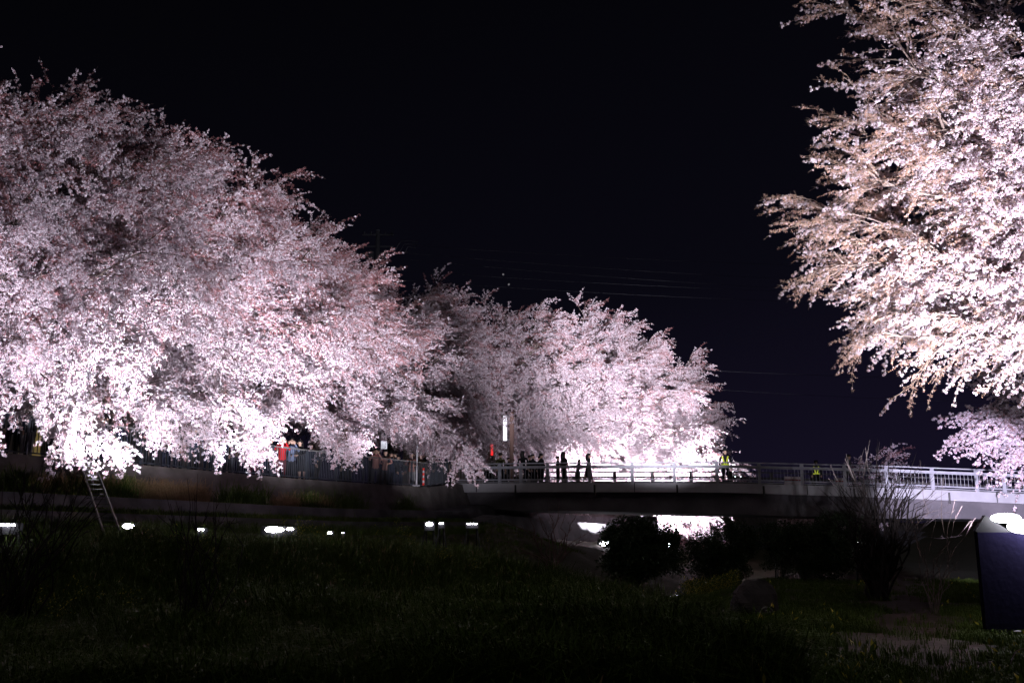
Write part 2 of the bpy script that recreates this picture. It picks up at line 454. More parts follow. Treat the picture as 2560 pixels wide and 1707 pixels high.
def cherry(label, base, tips, seed, fork=2.4, rad=2.2, n2=13, n3=15, trunk_r=0.38, top_bud=0.5, pale=False, group=None,
           lean=(0.5, -0.2), sscale=1.0, crown_z=None, cover=1.0, bare=0.0, thin=1.0, bud_x=None, limbk=.36, n_dome=999, tong_rad=.6, flow=None, fz=(-.45, .4)):
    r = np.random.default_rng(seed)
    base = np.array(base, float)
    root = empty('cherry_tree', base.tolist(), label=label, cat='tree', group=group)
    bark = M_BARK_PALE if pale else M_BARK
    L = lambda p: np.asarray(p)-base
    fk = base+np.array([lean[0], lean[1], fork])
    tr = MB()
    tpts = np.stack([base+np.array([0, 0, -.3]), base+np.array([.02, 0, .25]), base+(fk-base)*.45+r.normal(0, .06, 3), base+(fk-base)*.8, fk+np.array([0, 0, .25])])
    tr.tube(L(tpts), [trunk_r*1.5, trunk_r*1.1, trunk_r*.9, trunk_r*.82, trunk_r*.6], 9)
    tr.obj('trunk', bark, root, smooth=True)
    P, D, V, S = [], [], [], []
    br = MB()
    ztop = max(t[2] for t in tips); zlo = min(t[2] for t in tips)
    cx = np.mean([t[:2] for t in tips], axis=0)
    for ti, tip in enumerate(tips):
        tip = np.array(tip, float)
        h = tip-fk; hd = h.copy(); hd[2] = max(hd[2], 0)+np.linalg.norm(h)*.45
        hd /= np.linalg.norm(hd)
        q = curve_pts(fk+r.normal(0, .08, 3), hd, tip, 11, 0, .22, r)
        Lb = np.linalg.norm(h)
        lm = MB(); lm.tube(L(q), .018+trunk_r*limbk*np.linspace(1, 0, 11)**1.5, 6)
        lm.obj('limb', M_BARK, root, smooth=True)
        nn = int(n2*max(.6, Lb/7.5))
        for k in range(nn):
            t = r.uniform(.18, 1.0)**.8
            i = min(int(t*10), 9); p = q[i]+(q[i+1]-q[i])*(t*10-i)
            ax = q[min(i+1, 10)]-q[max(i-1, 0)]; ax /= np.linalg.norm(ax)
            sd = r.normal(0, 1, 3); sd -= ax*(sd@ax); sd /= np.linalg.norm(sd)+1e-9
            hz_ = np.clip((p[2]-zlo)/max(1e-3, ztop-zlo), 0, 1)
            fl = np.array(flow, float) if flow is not None else np.array([*(p[:2]-fk[:2]), 0])/(np.linalg.norm(p[:2]-fk[:2])+1e-6)
            fl = fl+np.array([0, 0, fz[0]+(fz[1]-fz[0])*hz_])
            d = ax*r.uniform(.1, .9)+sd*r.uniform(.4, 1.2)+fl*.55; d /= np.linalg.norm(d)
            l2 = rad*(tong_rad if ti >= n_dome else 1)*r.uniform(.35, 1.25)*(1.05-.35*abs(t-.6))
            e2 = p+d*l2; e2[2] -= .10*l2
            q2 = curve_pts(p, (d+np.array([0, 0, .35]))/1.06, e2, 7, 0, .18, r)
            br.tube(L(q2), np.linspace(.022, .005, 7)*(1.2 if pale else 1), 4, cap=False)
            # sprays along the secondary branch
            m = max(3, int(n3*r.uniform(.7, 1.2)*cover))
            tt = r.uniform(.12, 1.0, m)
            for u_ in tt:
                j = min(int(u_*6), 5); pp = q2[j]+(q2[j+1]-q2[j])*(u_*6-j)
                a2 = q2[j+1]-q2[j]; a2 /= np.linalg.norm(a2)
                s2 = r.normal(0, 1, 3)*np.array([1, 1, .6]); s2 /= np.linalg.norm(s2)
                dd = a2*r.uniform(.3, 1.0)+s2*.62+fl*.8
                P.append(pp); D.append(dd/np.linalg.norm(dd))
                S.append(r.uniform(.6, 1.15)*sscale)
    br.obj('branches', bark, root, kind='stuff')
    P = np.array(P); D = np.array(D); S = np.array(S)
    # share of buds: high and outer sprays carry more buds
    zz = (P[:, 2]-zlo)/max(1e-3, ztop-zlo)
    out = np.hypot(P[:, 0]-cx[0], P[:, 1]-cx[1]); out = out/np.percentile(out, 95)
    nz = np.sin(P[:, 0]*.9+seed)*np.sin(P[:, 1]*1.1+seed*2)*np.sin(P[:, 2]*1.0+seed*3)
    pb = np.clip(top_bud*sst(.20, .90, zz*.8+out*.15)+.5*top_bud*nz, 0, .95)
    if bud_x is not None:
        pb = np.clip(pb+bud_x*sst(-11.0, -7.5, -P[:, 0]+.6*np.sin(P[:, 2]*1.6)), 0, .93)
    u1 = r.uniform(size=len(P)); u2 = r.uniform(size=len(P))
    if pale:
        V = np.where(u1 < pb, 12+r.integers(0, 3, len(P)), 9+r.integers(0, 3, len(P)))
    else:
        V = np.where(u1 < pb, np.where(u2 < .62, 4+r.integers(0, 3, len(P)), 7+r.integers(0, 2, len(P))), r.integers(0, 4, len(P)))
    R = rot_from_dir(D, r.uniform(-.7, .7, len(P)))
    scatter_obj('crown', L(P), R, S, V, G_SPRAY, root, kind='stuff')
    return root

def dome_tips(c, rx, ry, ztop, zlo, n, seed, az=(0, 2*math.pi)):
    """limb tips spread over a dome centred on c (x, y)"""
    r = np.random.default_rng(seed); o = []
    ga = math.pi*(3-math.sqrt(5))
    for i in range(n):
        f = (i+.5)/n
        el = math.asin(1-f*.98)
        a = az[0]+((i*ga+seed) % (2*math.pi))/(2*math.pi)*(az[1]-az[0])
        k = r.uniform(.95, 1.0)
        o.append((c[0]+rx*math.cos(el)*math.cos(a)*k, c[1]+ry*math.cos(el)*math.sin(a)*k, zlo+(ztop-zlo)*math.sin(el)*k))
    return o

N1 = np.array([.88, -.48]); N2 = np.array([.93, -.36])
LG = 'cherry trees along the left embankment'
T = lambda px, py, D: tuple(at(px, py, D))
trees = [
 # label, base, crown centre, rx, ry, ztop, zlo, ndome, tongues, seed, topbud
 ('nearest cherry tree cut off by the left edge of the picture, blossom over the fence', (-21.5, 22.5, 3.9), (-17.8, 22.5), 5.2, 5.2, 15.1, 7.5, 22,
   [(-13.5, 20.5, 6.2), (-13.8, 23, 6.9), (-14.0, 18.5, 7), T(20, 880, 23), T(-40, 900, 22), T(20, 700, 22), T(60, 560, 22)], 1, .6),
 ('tall cherry tree at far left whose lowest spray hangs over the fence above the ladder', (-17.6, 28.6, 3.9), (-13.6, 27.2), 5.2, 4.8, 14.1, 7.8, 26,
   [T(225, 1065, 25.5), T(165, 1040, 25), T(120, 950, 24.5), T(300, 880, 26), T(200, 820, 24.5), T(90, 720, 23.5), T(270, 740, 25), T(400, 1000, 27.5)], 2, .65),
 ('cherry tree above the dry bushes with two long drooping white boughs', (-15.0, 33.8, 3.9), (-11.4, 32.2), 5.2, 4.8, 14.6, 8.3, 28,
   [T(500, 1070, 29.5), T(430, 1010, 29), T(400, 920, 29), T(540, 860, 31), T(400, 720, 28.5), T(580, 1000, 31), T(340, 540, 28)], 3, .8),
 ('cherry tree with red budding top and bough reaching down beside the red coat', (-12.3, 39.2, 3.9), (-9.6, 37.8), 4.4, 4.6, 13.4, 8.5, 28,
   [T(640, 1060, 33.5), T(740, 970, 34), T(700, 860, 34), T(800, 800, 36), T(660, 600, 33), T(580, 680, 32)], 4, 1.0),
 ('cherry tree with reddish crown standing before the utility pole, bough over the crowd', (-9.2, 45.2, 4.0), (-8.2, 44.2), 3.9, 4.4, 13.6, 8.5, 26,
   [T(865, 1090, 37.5), T(800, 1030, 38), T(900, 960, 39), T(840, 720, 39.5), T(880, 860, 40), T(780, 620, 38)], 5, 1.0),
 ('dim greyish cherry tree just left of the bridge, low bough ending at its railing', (-6.6, 51.2, 4.3), (-4.5, 50.6), 3.7, 4.2, 14.2, 8.0, 26,
   [T(1165, 1140, 43), T(1105, 1090, 43.5), T(1050, 1040, 43), T(1100, 1020, 44.5), T(980, 1010, 42), T(1090, 900, 45), T(1060, 800, 46)], 6, .5),
 ('dark topped cherry tree behind the left end of the bridge near the white banner', (-2.6, 60.5, 4.4), (0.8, 59.5), 4.9, 4.4, 15.6, 7.0, 26,
   [T(1330, 990, 55), T(1390, 900, 56), T(1230, 860, 58), T(1200, 790, 57), T(1290, 800, 56)], 7, .55),
 ('broad bright cherry tree filling the view above the bridge walkers', (2.8, 67.5, 4.3), (5.8, 66.5), 6.0, 5.4, 17.4, 6.5, 36,
   [T(1450, 1090, 62), T(1560, 1110, 62), T(1600, 1000, 62), T(1500, 1150, 62.5), T(1400, 1110, 62.5), T(1640, 1140, 62), T(1560, 900, 62), T(1450, 960, 62), T(1540, 1175, 63), T(1600, 1170, 63), T(1425, 1275, 63.5)], 8, .4),
 ('rounded white cherry tree behind the guard with boughs reaching down to the river', (8.4, 75.0, 4.3), (10.2, 73.0), 5.8, 5.4, 16.6, 6.0, 28,
   [T(1765, 1070, 66), T(1785, 1130, 66), T(1740, 1150, 65), T(1690, 1120, 65), T(1765, 1290, 65), T(1700, 1250, 64), T(1640, 1240, 64), T(1720, 1000, 66), T(1765, 1190, 65), T(1690, 1190, 65), T(1765, 1335, 66), T(1735, 1340, 65), T(1690, 1300, 65)], 9, .4),
]
for (lab, base, c, rx, ry, zt, zl, nd, tong, sd, tb) in trees:
    tips = dome_tips(c, rx, ry, zt, zl, nd, sd) + list(tong)
    cherry(lab, base, tips, sd*11+3, rad=1.9 if sd < 7 else 1.9, n2=36, n3=13, sscale=.72, flow=(.75, -.42, 0) if sd < 7 else None, fz=(-.75, .30) if sd < 7 else (-.65, .05), top_bud=tb, group=LG,
           lean=(.6, -.35), trunk_r=.36, n_dome=nd if sd < 7 else 999)

# near tree at the right
ntips = [T(2105, 20, 19.5), T(2330, 830, 21.0), T(2250, 840, 20.5), T(2245, 150, 19.0), T(2145, 300, 19.5), T(2105, 430, 20.5), T(2075, 560, 21.0), T(2075, 660, 21.0), T(2155, 760, 21.5),
         T(2315, 750, 22.0), T(2265, 610, 20.5), T(2295, 450, 20.5), T(2310, 300, 19.5), T(2360, 670, 21.5), T(2410, 690, 21.5), T(2460, 560, 20.5), T(2480, 380, 20.0),
         T(2440, 140, 19.5), T(2560, 250, 19.5), T(2580, 480, 20.5), T(2580, 630, 21.5), T(2560, 660, 20.5), T(2660, 600, 22.5), T(2660, 300, 22.5), T(2680, 730, 22.5), T(2510, 750, 21.5),
         T(2340, 800, 20.5), T(2360, -60, 18.5), T(2610, -40, 19.5), T(2215, -80, 18.5), T(2660, 120, 20.5), T(2215, 560, 22.0), T(2310, 520, 22.5), T(2195, 670, 22.5), T(2390, 420, 22.5), T(2340, 680, 23.0), T(2480, 670, 23.5), T(2540, 560, 23.5), T(2510, 300, 22.5), T(2305, 260, 21.5), T(2620, 420, 24.5), T(2315, 660, 21.5), T(2165, 400, 21.5)]
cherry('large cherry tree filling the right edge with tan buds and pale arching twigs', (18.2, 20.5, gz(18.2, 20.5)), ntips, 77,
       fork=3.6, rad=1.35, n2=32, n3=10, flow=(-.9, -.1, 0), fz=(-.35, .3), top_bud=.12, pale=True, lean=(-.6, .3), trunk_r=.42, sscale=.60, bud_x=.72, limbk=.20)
mtips = [T(2470, 1085, 37), T(2470, 1035, 38), T(2485, 995, 38), T(2525, 925, 39), T(2605, 875, 40), T(2545, 1055, 37), T(2605, 1055, 36),
         T(2515, 1055, 36), T(2605, 975, 38), T(2665, 1025, 38), T(2695, 925, 40)]
cherry('smaller dim cherry tree in front of the right end of the bridge', (26, 38.5, gz(26, 38.5)), mtips, 91, fork=2.0, rad=1.6, n2=10, n3=12, top_bud=.3, lean=(-.5, 0), trunk_r=.28)
ftips = [T(2150, 1170, 66), T(2180, 1140, 66), T(2220, 1150, 66), T(2250, 1180, 67), T(2100, 1290, 62), T(2130, 1310, 61), T(2070, 1290, 62), T(2200, 1200, 66), T(1965, 1290, 62)]
cherry('far dim cherry tree glimpsed over and under the right half of the bridge', (23.5, 68, gz(23.5, 68)), ftips, 95, fork=1.2, rad=1.5, n2=9, n3=10, top_bud=.3, lean=(-.5, 0), trunk_r=.25)

# ------------------------------------------------------------------ bridge
BL = np.array([-2.9, 52.2]); BR = np.array([30.0, 43.2])
bd = (BR-BL)/np.linalg.norm(BR-BL); bn = np.array([-bd[1], bd[0]])   # bn points away from the camera
BLEN = float(np.linalg.norm(BR-BL))
def deck_z(x): return float(np.interp(x, [-3, 3, 10.4, 17.2, 23, 31], [4.70, 4.64, 4.50, 4.18, 3.81, 3.25]))
def gird_h(x): return float(np.interp(x, [-3, 10, 17, 23, 31], [.85, 1.02, .95, .66, .5]))
bp = lambda l, off=0.0, dz=0.0: np.array([*(BL+bd*l+bn*off), deck_z(BL[0]+bd[0]*l)+dz])
bridge = empty('footbridge', (BL[0], BL[1], 0), label='long low road bridge with pale edge beam and grey railings crossing the river', cat='bridge')
BO = np.array([BL[0], BL[1], 0])
ls = np.linspace(0, BLEN, 34)
def bsweep(name, prof, m, **kw):
    mb = MB(); vs = []
    for l in ls:
        x = BL[0]+bd[0]*l
        for (off, dz) in prof(x): vs.append(bp(l, off, dz)-BO)
    k = len(prof(0)); fs = []
    for i in range(len(ls)-1):
        for j in range(k):
            a = i*k+j; b = i*k+(j+1) % k; fs.append((a, b, b+k, a+k))
    fs.append(tuple(range(k))[::-1]); fs.append(tuple((len(ls)-1)*k+j for j in range(k)))
    mb.add(vs, fs); return mb.obj(name, m, bridge, **kw)
bsweep('edge_beam', lambda x: [(0, 0), (0, -.46), (.30, -.46), (.30, 0)], M_FASCIA)
bsweep('far_edge_beam', lambda x: [(5.3, 0), (5.3, -.46), (5.6, -.46), (5.6, 0)], M_FASCIA)
bsweep('deck', lambda x: [(.303, -.08), (.303, -.40), (5.297, -.40), (5.297, -.08)], M_ASPHALT)
bsweep('girder', lambda x: [(.25, -.463), (.40, -.463-gird_h(x)), (5.1, -.463-gird_h(x)), (5.3, -.463)], M_GIRDER)
mb = MB(); mb.box((BL[0]-.9-BO[0], BL[1]+2.9-BO[1], 1.7), (2.4, 6.6, 4.6), math.atan2(bd[1], bd[0])); mb.obj('abutment', M_CONC_DK, bridge)
# near railing
def rail_line(mb, off, dz, w, h, l0=0.0, l1=None):
    l1 = BLEN if l1 is None else l1
    k = np.linspace(l0, l1, 30)
    for a, b in zip(k[:-1], k[1:]): mb.beam(bp(a, off, dz)-BO, bp(b, off, dz)-BO, w, h)
mb = MB(); rail_line(mb, .12, 1.0, .07, .055); near_rail = mb.obj('top_rail', M_RAIL, bridge)
mb = MB(); rail_line(mb, .12, .80, .10, .13); mid_rail = mb.obj('middle_rail', M_RAIL, bridge)
mb = MB(); rail_line(mb, .12, .17, .06, .07); mb.obj('lower_rail', M_RAIL, bridge)
mb = MB(); rail_line(mb, .12, .065, .05, .035); mb.obj('bottom_rail', M_RAIL, bridge)
def l_at(px, off=0.12):
    u = (px-1280)/F_PX; best = None
    for l in np.linspace(0, BLEN, 900):
        p = bp(l, off); k = p[0]/(p[1]*1.005)
        if best is None or abs(k-u*.9925) < best[0]: best = (abs(k-u*.9925), l)
    return best[1]
pm = MB(); pm.box((0, 0, .36), (.15, .13, .72)); pm.box((0, 0, .87), (.22, .11, .22), taper=.65); pmesh = pm.mesh('post', M_RAIL)
ang = math.atan2(bd[1], bd[0])
near_posts = [l_at(px) for px in (1249, 1302, 1368, 1473, 1579, 1685, 1791, 1897, 2003, 2109, 2214, 2326, 2436, 2504, 2559)]
l = near_posts[-1]+2.0
while l < BLEN-.2: near_posts.append(l); l += 2.05
for l in near_posts:
    o = bpy.data.objects.new('post', pmesh); link(o, bridge); p = bp(l, .12)-BO; o.location = p.tolist(); o.rotation_euler = (0, 0, ang)
bm_ = MB(); bm_.box((0, 0, .45), (.016, .016, .57)); bmesh_ = bm_.mesh('baluster', M_RAIL)
l = .12; cnt = 0
while l < BLEN and cnt < 298:
    o = bpy.data.objects.new('baluster', bmesh_); link(o, bridge); o.location = (bp(l, .12)-BO).tolist(); o.rotation_euler = (0, 0, ang); l += .162; cnt += 1
# far railing: three rails on wide posts
mb = MB()
for dz, h in ((.92, .06), (.62, .09), (.32, .09)): rail_line(mb, 5.45, dz, .08, h)
fr = mb.obj('far_rail', M_RAIL_DK, bridge)
pm = MB(); pm.box((0, 0, .47), (.20, .12, .94), taper=.8); fpm = pm.mesh('far_post', M_RAIL_DK)
l = 1.1
while l < BLEN:
    o = bpy.data.objects.new('far_post', fpm); link(o, bridge); o.location = (bp(l, 5.45)-BO).tolist(); o.rotation_euler = (0, 0, ang); l += 2.1

# ------------------------------------------------------------------ embankment fence
def bank_pt(t, off=0.0):
    """t = metres along the bank line measured from BANK[0]"""
    acc = 0
    for i in range(len(BANK)-1):
        L_ = np.hypot(*(BANK[i+1]-BANK[i]))
        if t <= acc+L_ or i == len(BANK)-2:
            k = (t-acc)/L_; p = BANK[i]*(1-k)+BANK[i+1]*k; n = BN[i]*(1-k)+BN[i+1]*k; z = BANK_Z[i]*(1-k)+BANK_Z[i+1]*k
            d = (BANK[i+1]-BANK[i])/L_
            return np.array([p[0]+n[0]*off, p[1]+n[1]*off, z+.10]), d
        acc += L_
FENCE_END = sum(np.hypot(*(BANK[i+1]-BANK[i])) for i in range(4))
fo, _ = bank_pt(14.0, -.15)
fence = empty('riverside_fence', fo.tolist(), label='long dark steel fence of upright bars along the top of the embankment', cat='fence')
H = 1.13
mt, mbm, bal = MB(), MB(), MB()
ts = np.arange(13.0, FENCE_END-.1, 1.0)
for a, b in zip(ts[:-1], ts[1:]):
    pa, _ = bank_pt(a, -.15); pb_, _ = bank_pt(b, -.15)
    mt.beam(pa+[0, 0, H]-fo, pb_+[0, 0, H]-fo, .05, .045); mbm.beam(pa+[0, 0, .08]-fo, pb_+[0, 0, .08]-fo, .03, .04)
    for k in range(9):
        q = pa+(pb_-pa)*k/9.0-fo
        bal.box(q+[0, 0, .08+(H-.08)/2], (.018, .018, H-.1))
mt.obj('top_rail', M_ALU, fence); mbm.obj('bottom_rail', M_FENCE, fence)
bal.obj('balusters', M_FENCE, fence, kind='stuff')
pm = MB(); pm.box((0, 0, H/2+.0), (.06, .06, H+.06)); pmm = pm.mesh('post', M_FENCE)
for t_ in np.arange(13.0, FENCE_END, 2.0):
    p, d = bank_pt(t_, -.15); o = bpy.data.objects.new('post', pmm); link(o, fence); o.location = (p-fo).tolist(); o.rotation_euler = (0, 0, math.atan2(d[1], d[0]))
#PART2

# drain pipes and joints on the bridge
for l in np.arange(3.2, BLEN-1, 4.1):
    mb = MB(); p_ = bp(l, -.055)-BO; mb.tube([p_+[0, 0, -.10], p_+[0, 0, -.62]], .045, 8); mb.tube([p_+[0, 0, -.14], p_+[*(bn*.12), -.14]], .03, 6); mb.obj('drain_pipe', M_RAIL_DK, bridge)
for l in np.arange(1.1, BLEN-.5, 8.2):
    mb = MB(); p_ = bp(l, -.004)-BO; mb.box(p_+[0, 0, -.23], (.035, .012, .45), ang); mb.obj('joint', M_BLACK, bridge)
# ------------------------------------------------------------------ floodlights
def spot(name, parent, loc, target, power, cone=75, blend=.5, size=.12, col=LAMP_COL):
    ld = bpy.data.lights.new(name, 'SPOT'); ld.energy = power*PW; ld.color = col
    ld.spot_size = math.radians(cone); ld.spot_blend = blend; ld.shadow_soft_size = size
    o = bpy.data.objects.new(name, ld); link(o, parent)
    pl = parent.matrix_world.translation if parent else Vector((0, 0, 0))
    off = Vector(parent.location) if parent else Vector((0, 0, 0))
    o.location = Vector(loc)-off
    d = Vector(target)-Vector(loc); o.rotation_euler = d.to_track_quat('-Z', 'Y').to_euler()
    return o

def floodlight(px, py, D, wid, label, group=None, targets=(), power=6000, cone=62, hgt=.12, bars=1, blend=.6):
    p = at(px, py, D); g = gz(p.x, p.y)
    root = empty('floodlight', (p.x, p.y, g), label=label, cat='floodlight', group=group)
    h = p.z-g
    rz = math.atan2(p.y, p.x)-math.pi/2
    mb = MB(); mb.box((0, .16, h-.05), (wid+.06, .22, .16+hgt), rz); mb.obj('housing', M_BLACK, root)
    mb = MB()
    for s in (-1, 1):
        mb.beam((s*wid*.4, .16, h), (s*(wid*.4+.15), .05, 0), .04, .04); mb.beam((s*wid*.4, .16, h), (s*wid*.4, .5, 0), .04, .04)
    mb.obj('stand', M_BLACK, root)
    for b in range(bars):
        bw = wid/bars*.82
        mb = MB(); cx_ = (b-(bars-1)/2)*wid/bars
        mb.ball((cx_, .0, h+.02), (bw/2, .05, hgt/2), 6, 4); mb.obj('lens', M_LENS, root, smooth=True)
    for k, (tg, pw) in enumerate(targets):
        spot('lamp', root, (p.x, p.y+.1, p.z+.28), tg, pw, cone, blend)
    return root

FG = 'floodlights on the riverbed lighting the left trees'
TP = lambda x, y, z: (x, y, z)
floodlight(12, 1314, 19, .42, 'row of small lit floodlights at the left edge of the picture', FG, [((-16, 24, 10), 7500)], bars=4, hgt=.05)
floodlight(320, 1317, 23, .34, 'lit floodlight on the riverbed just right of the ladder foot', FG, [((-13.5, 27, 9.5), 9000), ((-13, 32, 12), 9000)])
floodlight(502, 1325, 24, .16, 'tiny twin floodlights behind the second bare shrub', FG, [((-11.5, 33, 9.5), 5000)], bars=2, hgt=.05)
floodlight(685, 1325, 28, .72, 'widest and brightest floodlight bar, below the person in red', FG, [((-10, 35, 10), 11000), ((-8.5, 39, 12), 9000)], hgt=.16)
floodlight(725, 1323, 28, .25, 'short lit bar touching the right end of the widest floodlight', FG, hgt=.08)
floodlight(824, 1333, 30, .14, 'pair of small round lamps right of the widest floodlight', FG, [((-7.5, 40, 10), 5000)], bars=2, hgt=.07)
floodlight(857, 1333, 31, .07, 'pair of pinprick lamps, smallest in the row on the riverbed', FG, bars=2, hgt=.02)
floodlight(1073, 1311, 35, .30, 'floodlight glaring on the riverbank left of the bridge end', FG, [((-6, 42, 11.5), 9000)], hgt=.14)
floodlight(1103, 1309, 35, .16, 'two small lamps right beside the floodlight left of the bridge end', FG, bars=2, hgt=.05)
floodlight(1180, 1310, 38, .40, 'thin broken row of lamps under the left end of the bridge', FG, [((-3.0, 48, 9), 2500)], bars=5, hgt=.04)
floodlight(1511, 1358, 58, .70, 'bright white floodlight under the bridge left of the dark bush', FG, [((1.5, 63, 9), 9000), ((5, 67, 9), 32000), ((7, 67, 13), 34000)], hgt=.30)
for i, (x, y, w_) in enumerate([(1548, 1360, .26), (1575, 1370, .24), (1605, 1372, .22), (1612, 1362, .24)]):
    floodlight(x, y, 58.5, w_, ['first', 'second', 'third', 'fourth'][i]+' small lamp from the left in the row shining through the dark bush', FG, bars=3 if i != 1 else 2, hgt=.07)
floodlight(1672, 1363, 59, .33, 'brighter lamp at the right end of the row in the dark bush', FG, [((12.0, 72, 11), 80000), ((15, 68, 8), 36000)], hgt=.17)
floodlight(1688, 1373, 59, .12, 'dot like lamp just under the right end of the lamp row', FG, hgt=.09)
floodlight(2146, 1357, 44, .06, 'lone pinprick lamp in the dark left of the big bare shrub', hgt=.06)
floodlight(1945, 1359, 46, .10, 'faint lamp glint on the far bank right of the guard', hgt=.04)

# big floodlight at the right edge, above a black screened box
p = at(2535, 1300, 16.6)
g0 = gz(p.x, p.y)
root = empty('large_floodlight', (p.x, p.y, g0), label='huge glaring floodlight at the right edge of the picture above a black box', cat='floodlight')
O = np.array([p.x, p.y, g0])
a = np.array(at(2477, 1296, 16.0)); b = np.array(at(2680, 1425, 15.9)); c_ = np.array(at(2530, 1283, 16.35)); d_ = np.array(at(2680, 1330, 16.3))
mb = MB(); n_ = np.array([.0, .05, -.04])
for f in (0.06, .30, .56, .82, 1.05):  # rounded balls shaped to imitate the glare of the lamp
    c0 = (a*(1-f)+b*f)*.5+(c_*(1-f)+d_*f)*.5-O
    mb.ball(c0, (.24, .16, .07+.14*f), 14, 9)
mb.obj('lens', M_LENS_BIG, root)
mb = MB(); bk = np.array([0, .42, -.06]); mb.beam(a-O+bk, b-O+bk, .12, .30); mb.beam(c_-O+n_*1.2, [c_[0]-O[0]+.1, c_[1]-O[1]+.5, 0], .04, .04)
mb.obj('housing', M_BLACK, root)
LP = Vector(at(2540, 1272, 16.7))+Vector((0, 0, .1))
for (tg, pw, cn_) in (((-14, 26, 11.8), 26000, 34), ((-9, 35, 13.5), 42000, 28), ((-5.5, 43, 12.5), 22000, 16), ((1, 58, 13.0), 90000, 19), ((7, 64, 13.6), 420000, 20), ((14, 66, 13.2), 200000, 13)):  # long-range beams added to even out light on left and far trees
    spot('lamp', root, Vector(at(2450, 1325, 17.6)), tg, pw, cn_, 1.0 if tg[1] > 50 else .5, .2)
spot('lamp', root, LP, at(2330, 420, 22), 9500, 80, .8, .2)
spot('lamp', root, LP, at(2500, 300, 22), 8000, 70, .8, .2)
spot('lamp', root, LP, at(2200, 120, 20), 9500, 70, .9, .2)
spot('lamp', root, LP, at(2425, 1222, 46), 120000, 16, .5, .1, (0.78, 0.74, 1.0))
spot('lamp', root, LP, at(2520, 1060, 38), 5000, 26, .7, .1)
spot('lamp', root, LP, at(2120, 1182, 48), 7000, 16, 1.0, .1)
# small strips beside it
for i, (x, y, w_, s_) in enumerate([(2473, 1329, .17, 'upper'), (2457, 1339, .07, 'smallest middle'), (2476, 1347, .14, 'right hand lower'), (2455, 1354, .13, 'lowest left')]):
    q = at(x, y, 17.4); gq = gz(q.x, q.y)
    r_ = empty('lamp_strip', (q.x, q.y, q.z), label=f'{s_} one of four short lit strips beside the huge floodlight', cat='lamp', group='lit strips beside the huge floodlight')
    mb = MB(); mb.beam((-w_/2, 0, -.006), (w_/2, 0, .008), .05, .036); mb.obj('lens', M_LENS, r_)
    mb = MB(); mb.beam((0, .05, 0), (0.0, .05, gq-q.z), .02, .02); mb.obj('pole', M_BLACK, r_)
# black screened box
bl_ = at(2466, 1572, 16.3); br_ = at(2680, 1575, 16.3)
zt = at(2466, 1330, 16.3).z
gb = gz(bl_.x, bl_.y)
bx = empty('screened_box', (bl_.x, bl_.y, gb), label='tall black screened equipment box standing on short legs at the right edge', cat='equipment box')
w_ = br_.x-bl_.x
mb = MB(); z0 = bl_.z-gb; z1 = zt-gb
mb.box((w_/2, .06, (z0+z1)/2), (w_, .12, z1-z0)); mb.obj('panel', M_CLOTH_BK, bx)
lm_ = MB(); lm_.box((0, 0, z0/2-.06), (.05, .05, z0+.12)); lme = lm_.mesh('leg', M_BLACK)
for (x, y) in ((.38, .06), (w_-.1, .06), (.38, .3), (w_-.1, .3)):
    o = bpy.data.objects.new('leg', lme); link(o, bx); o.location = (x, y, .0)
q = at(2544, 1577, 15.8); mb = MB(); mb.ball((0, 0, 0), (.06, .03, .014), 8, 4)
o = mb.obj('wrapper', M_FASCIA, label='small crumpled white wrapper lying under the black box', cat='litter'); o.location = q
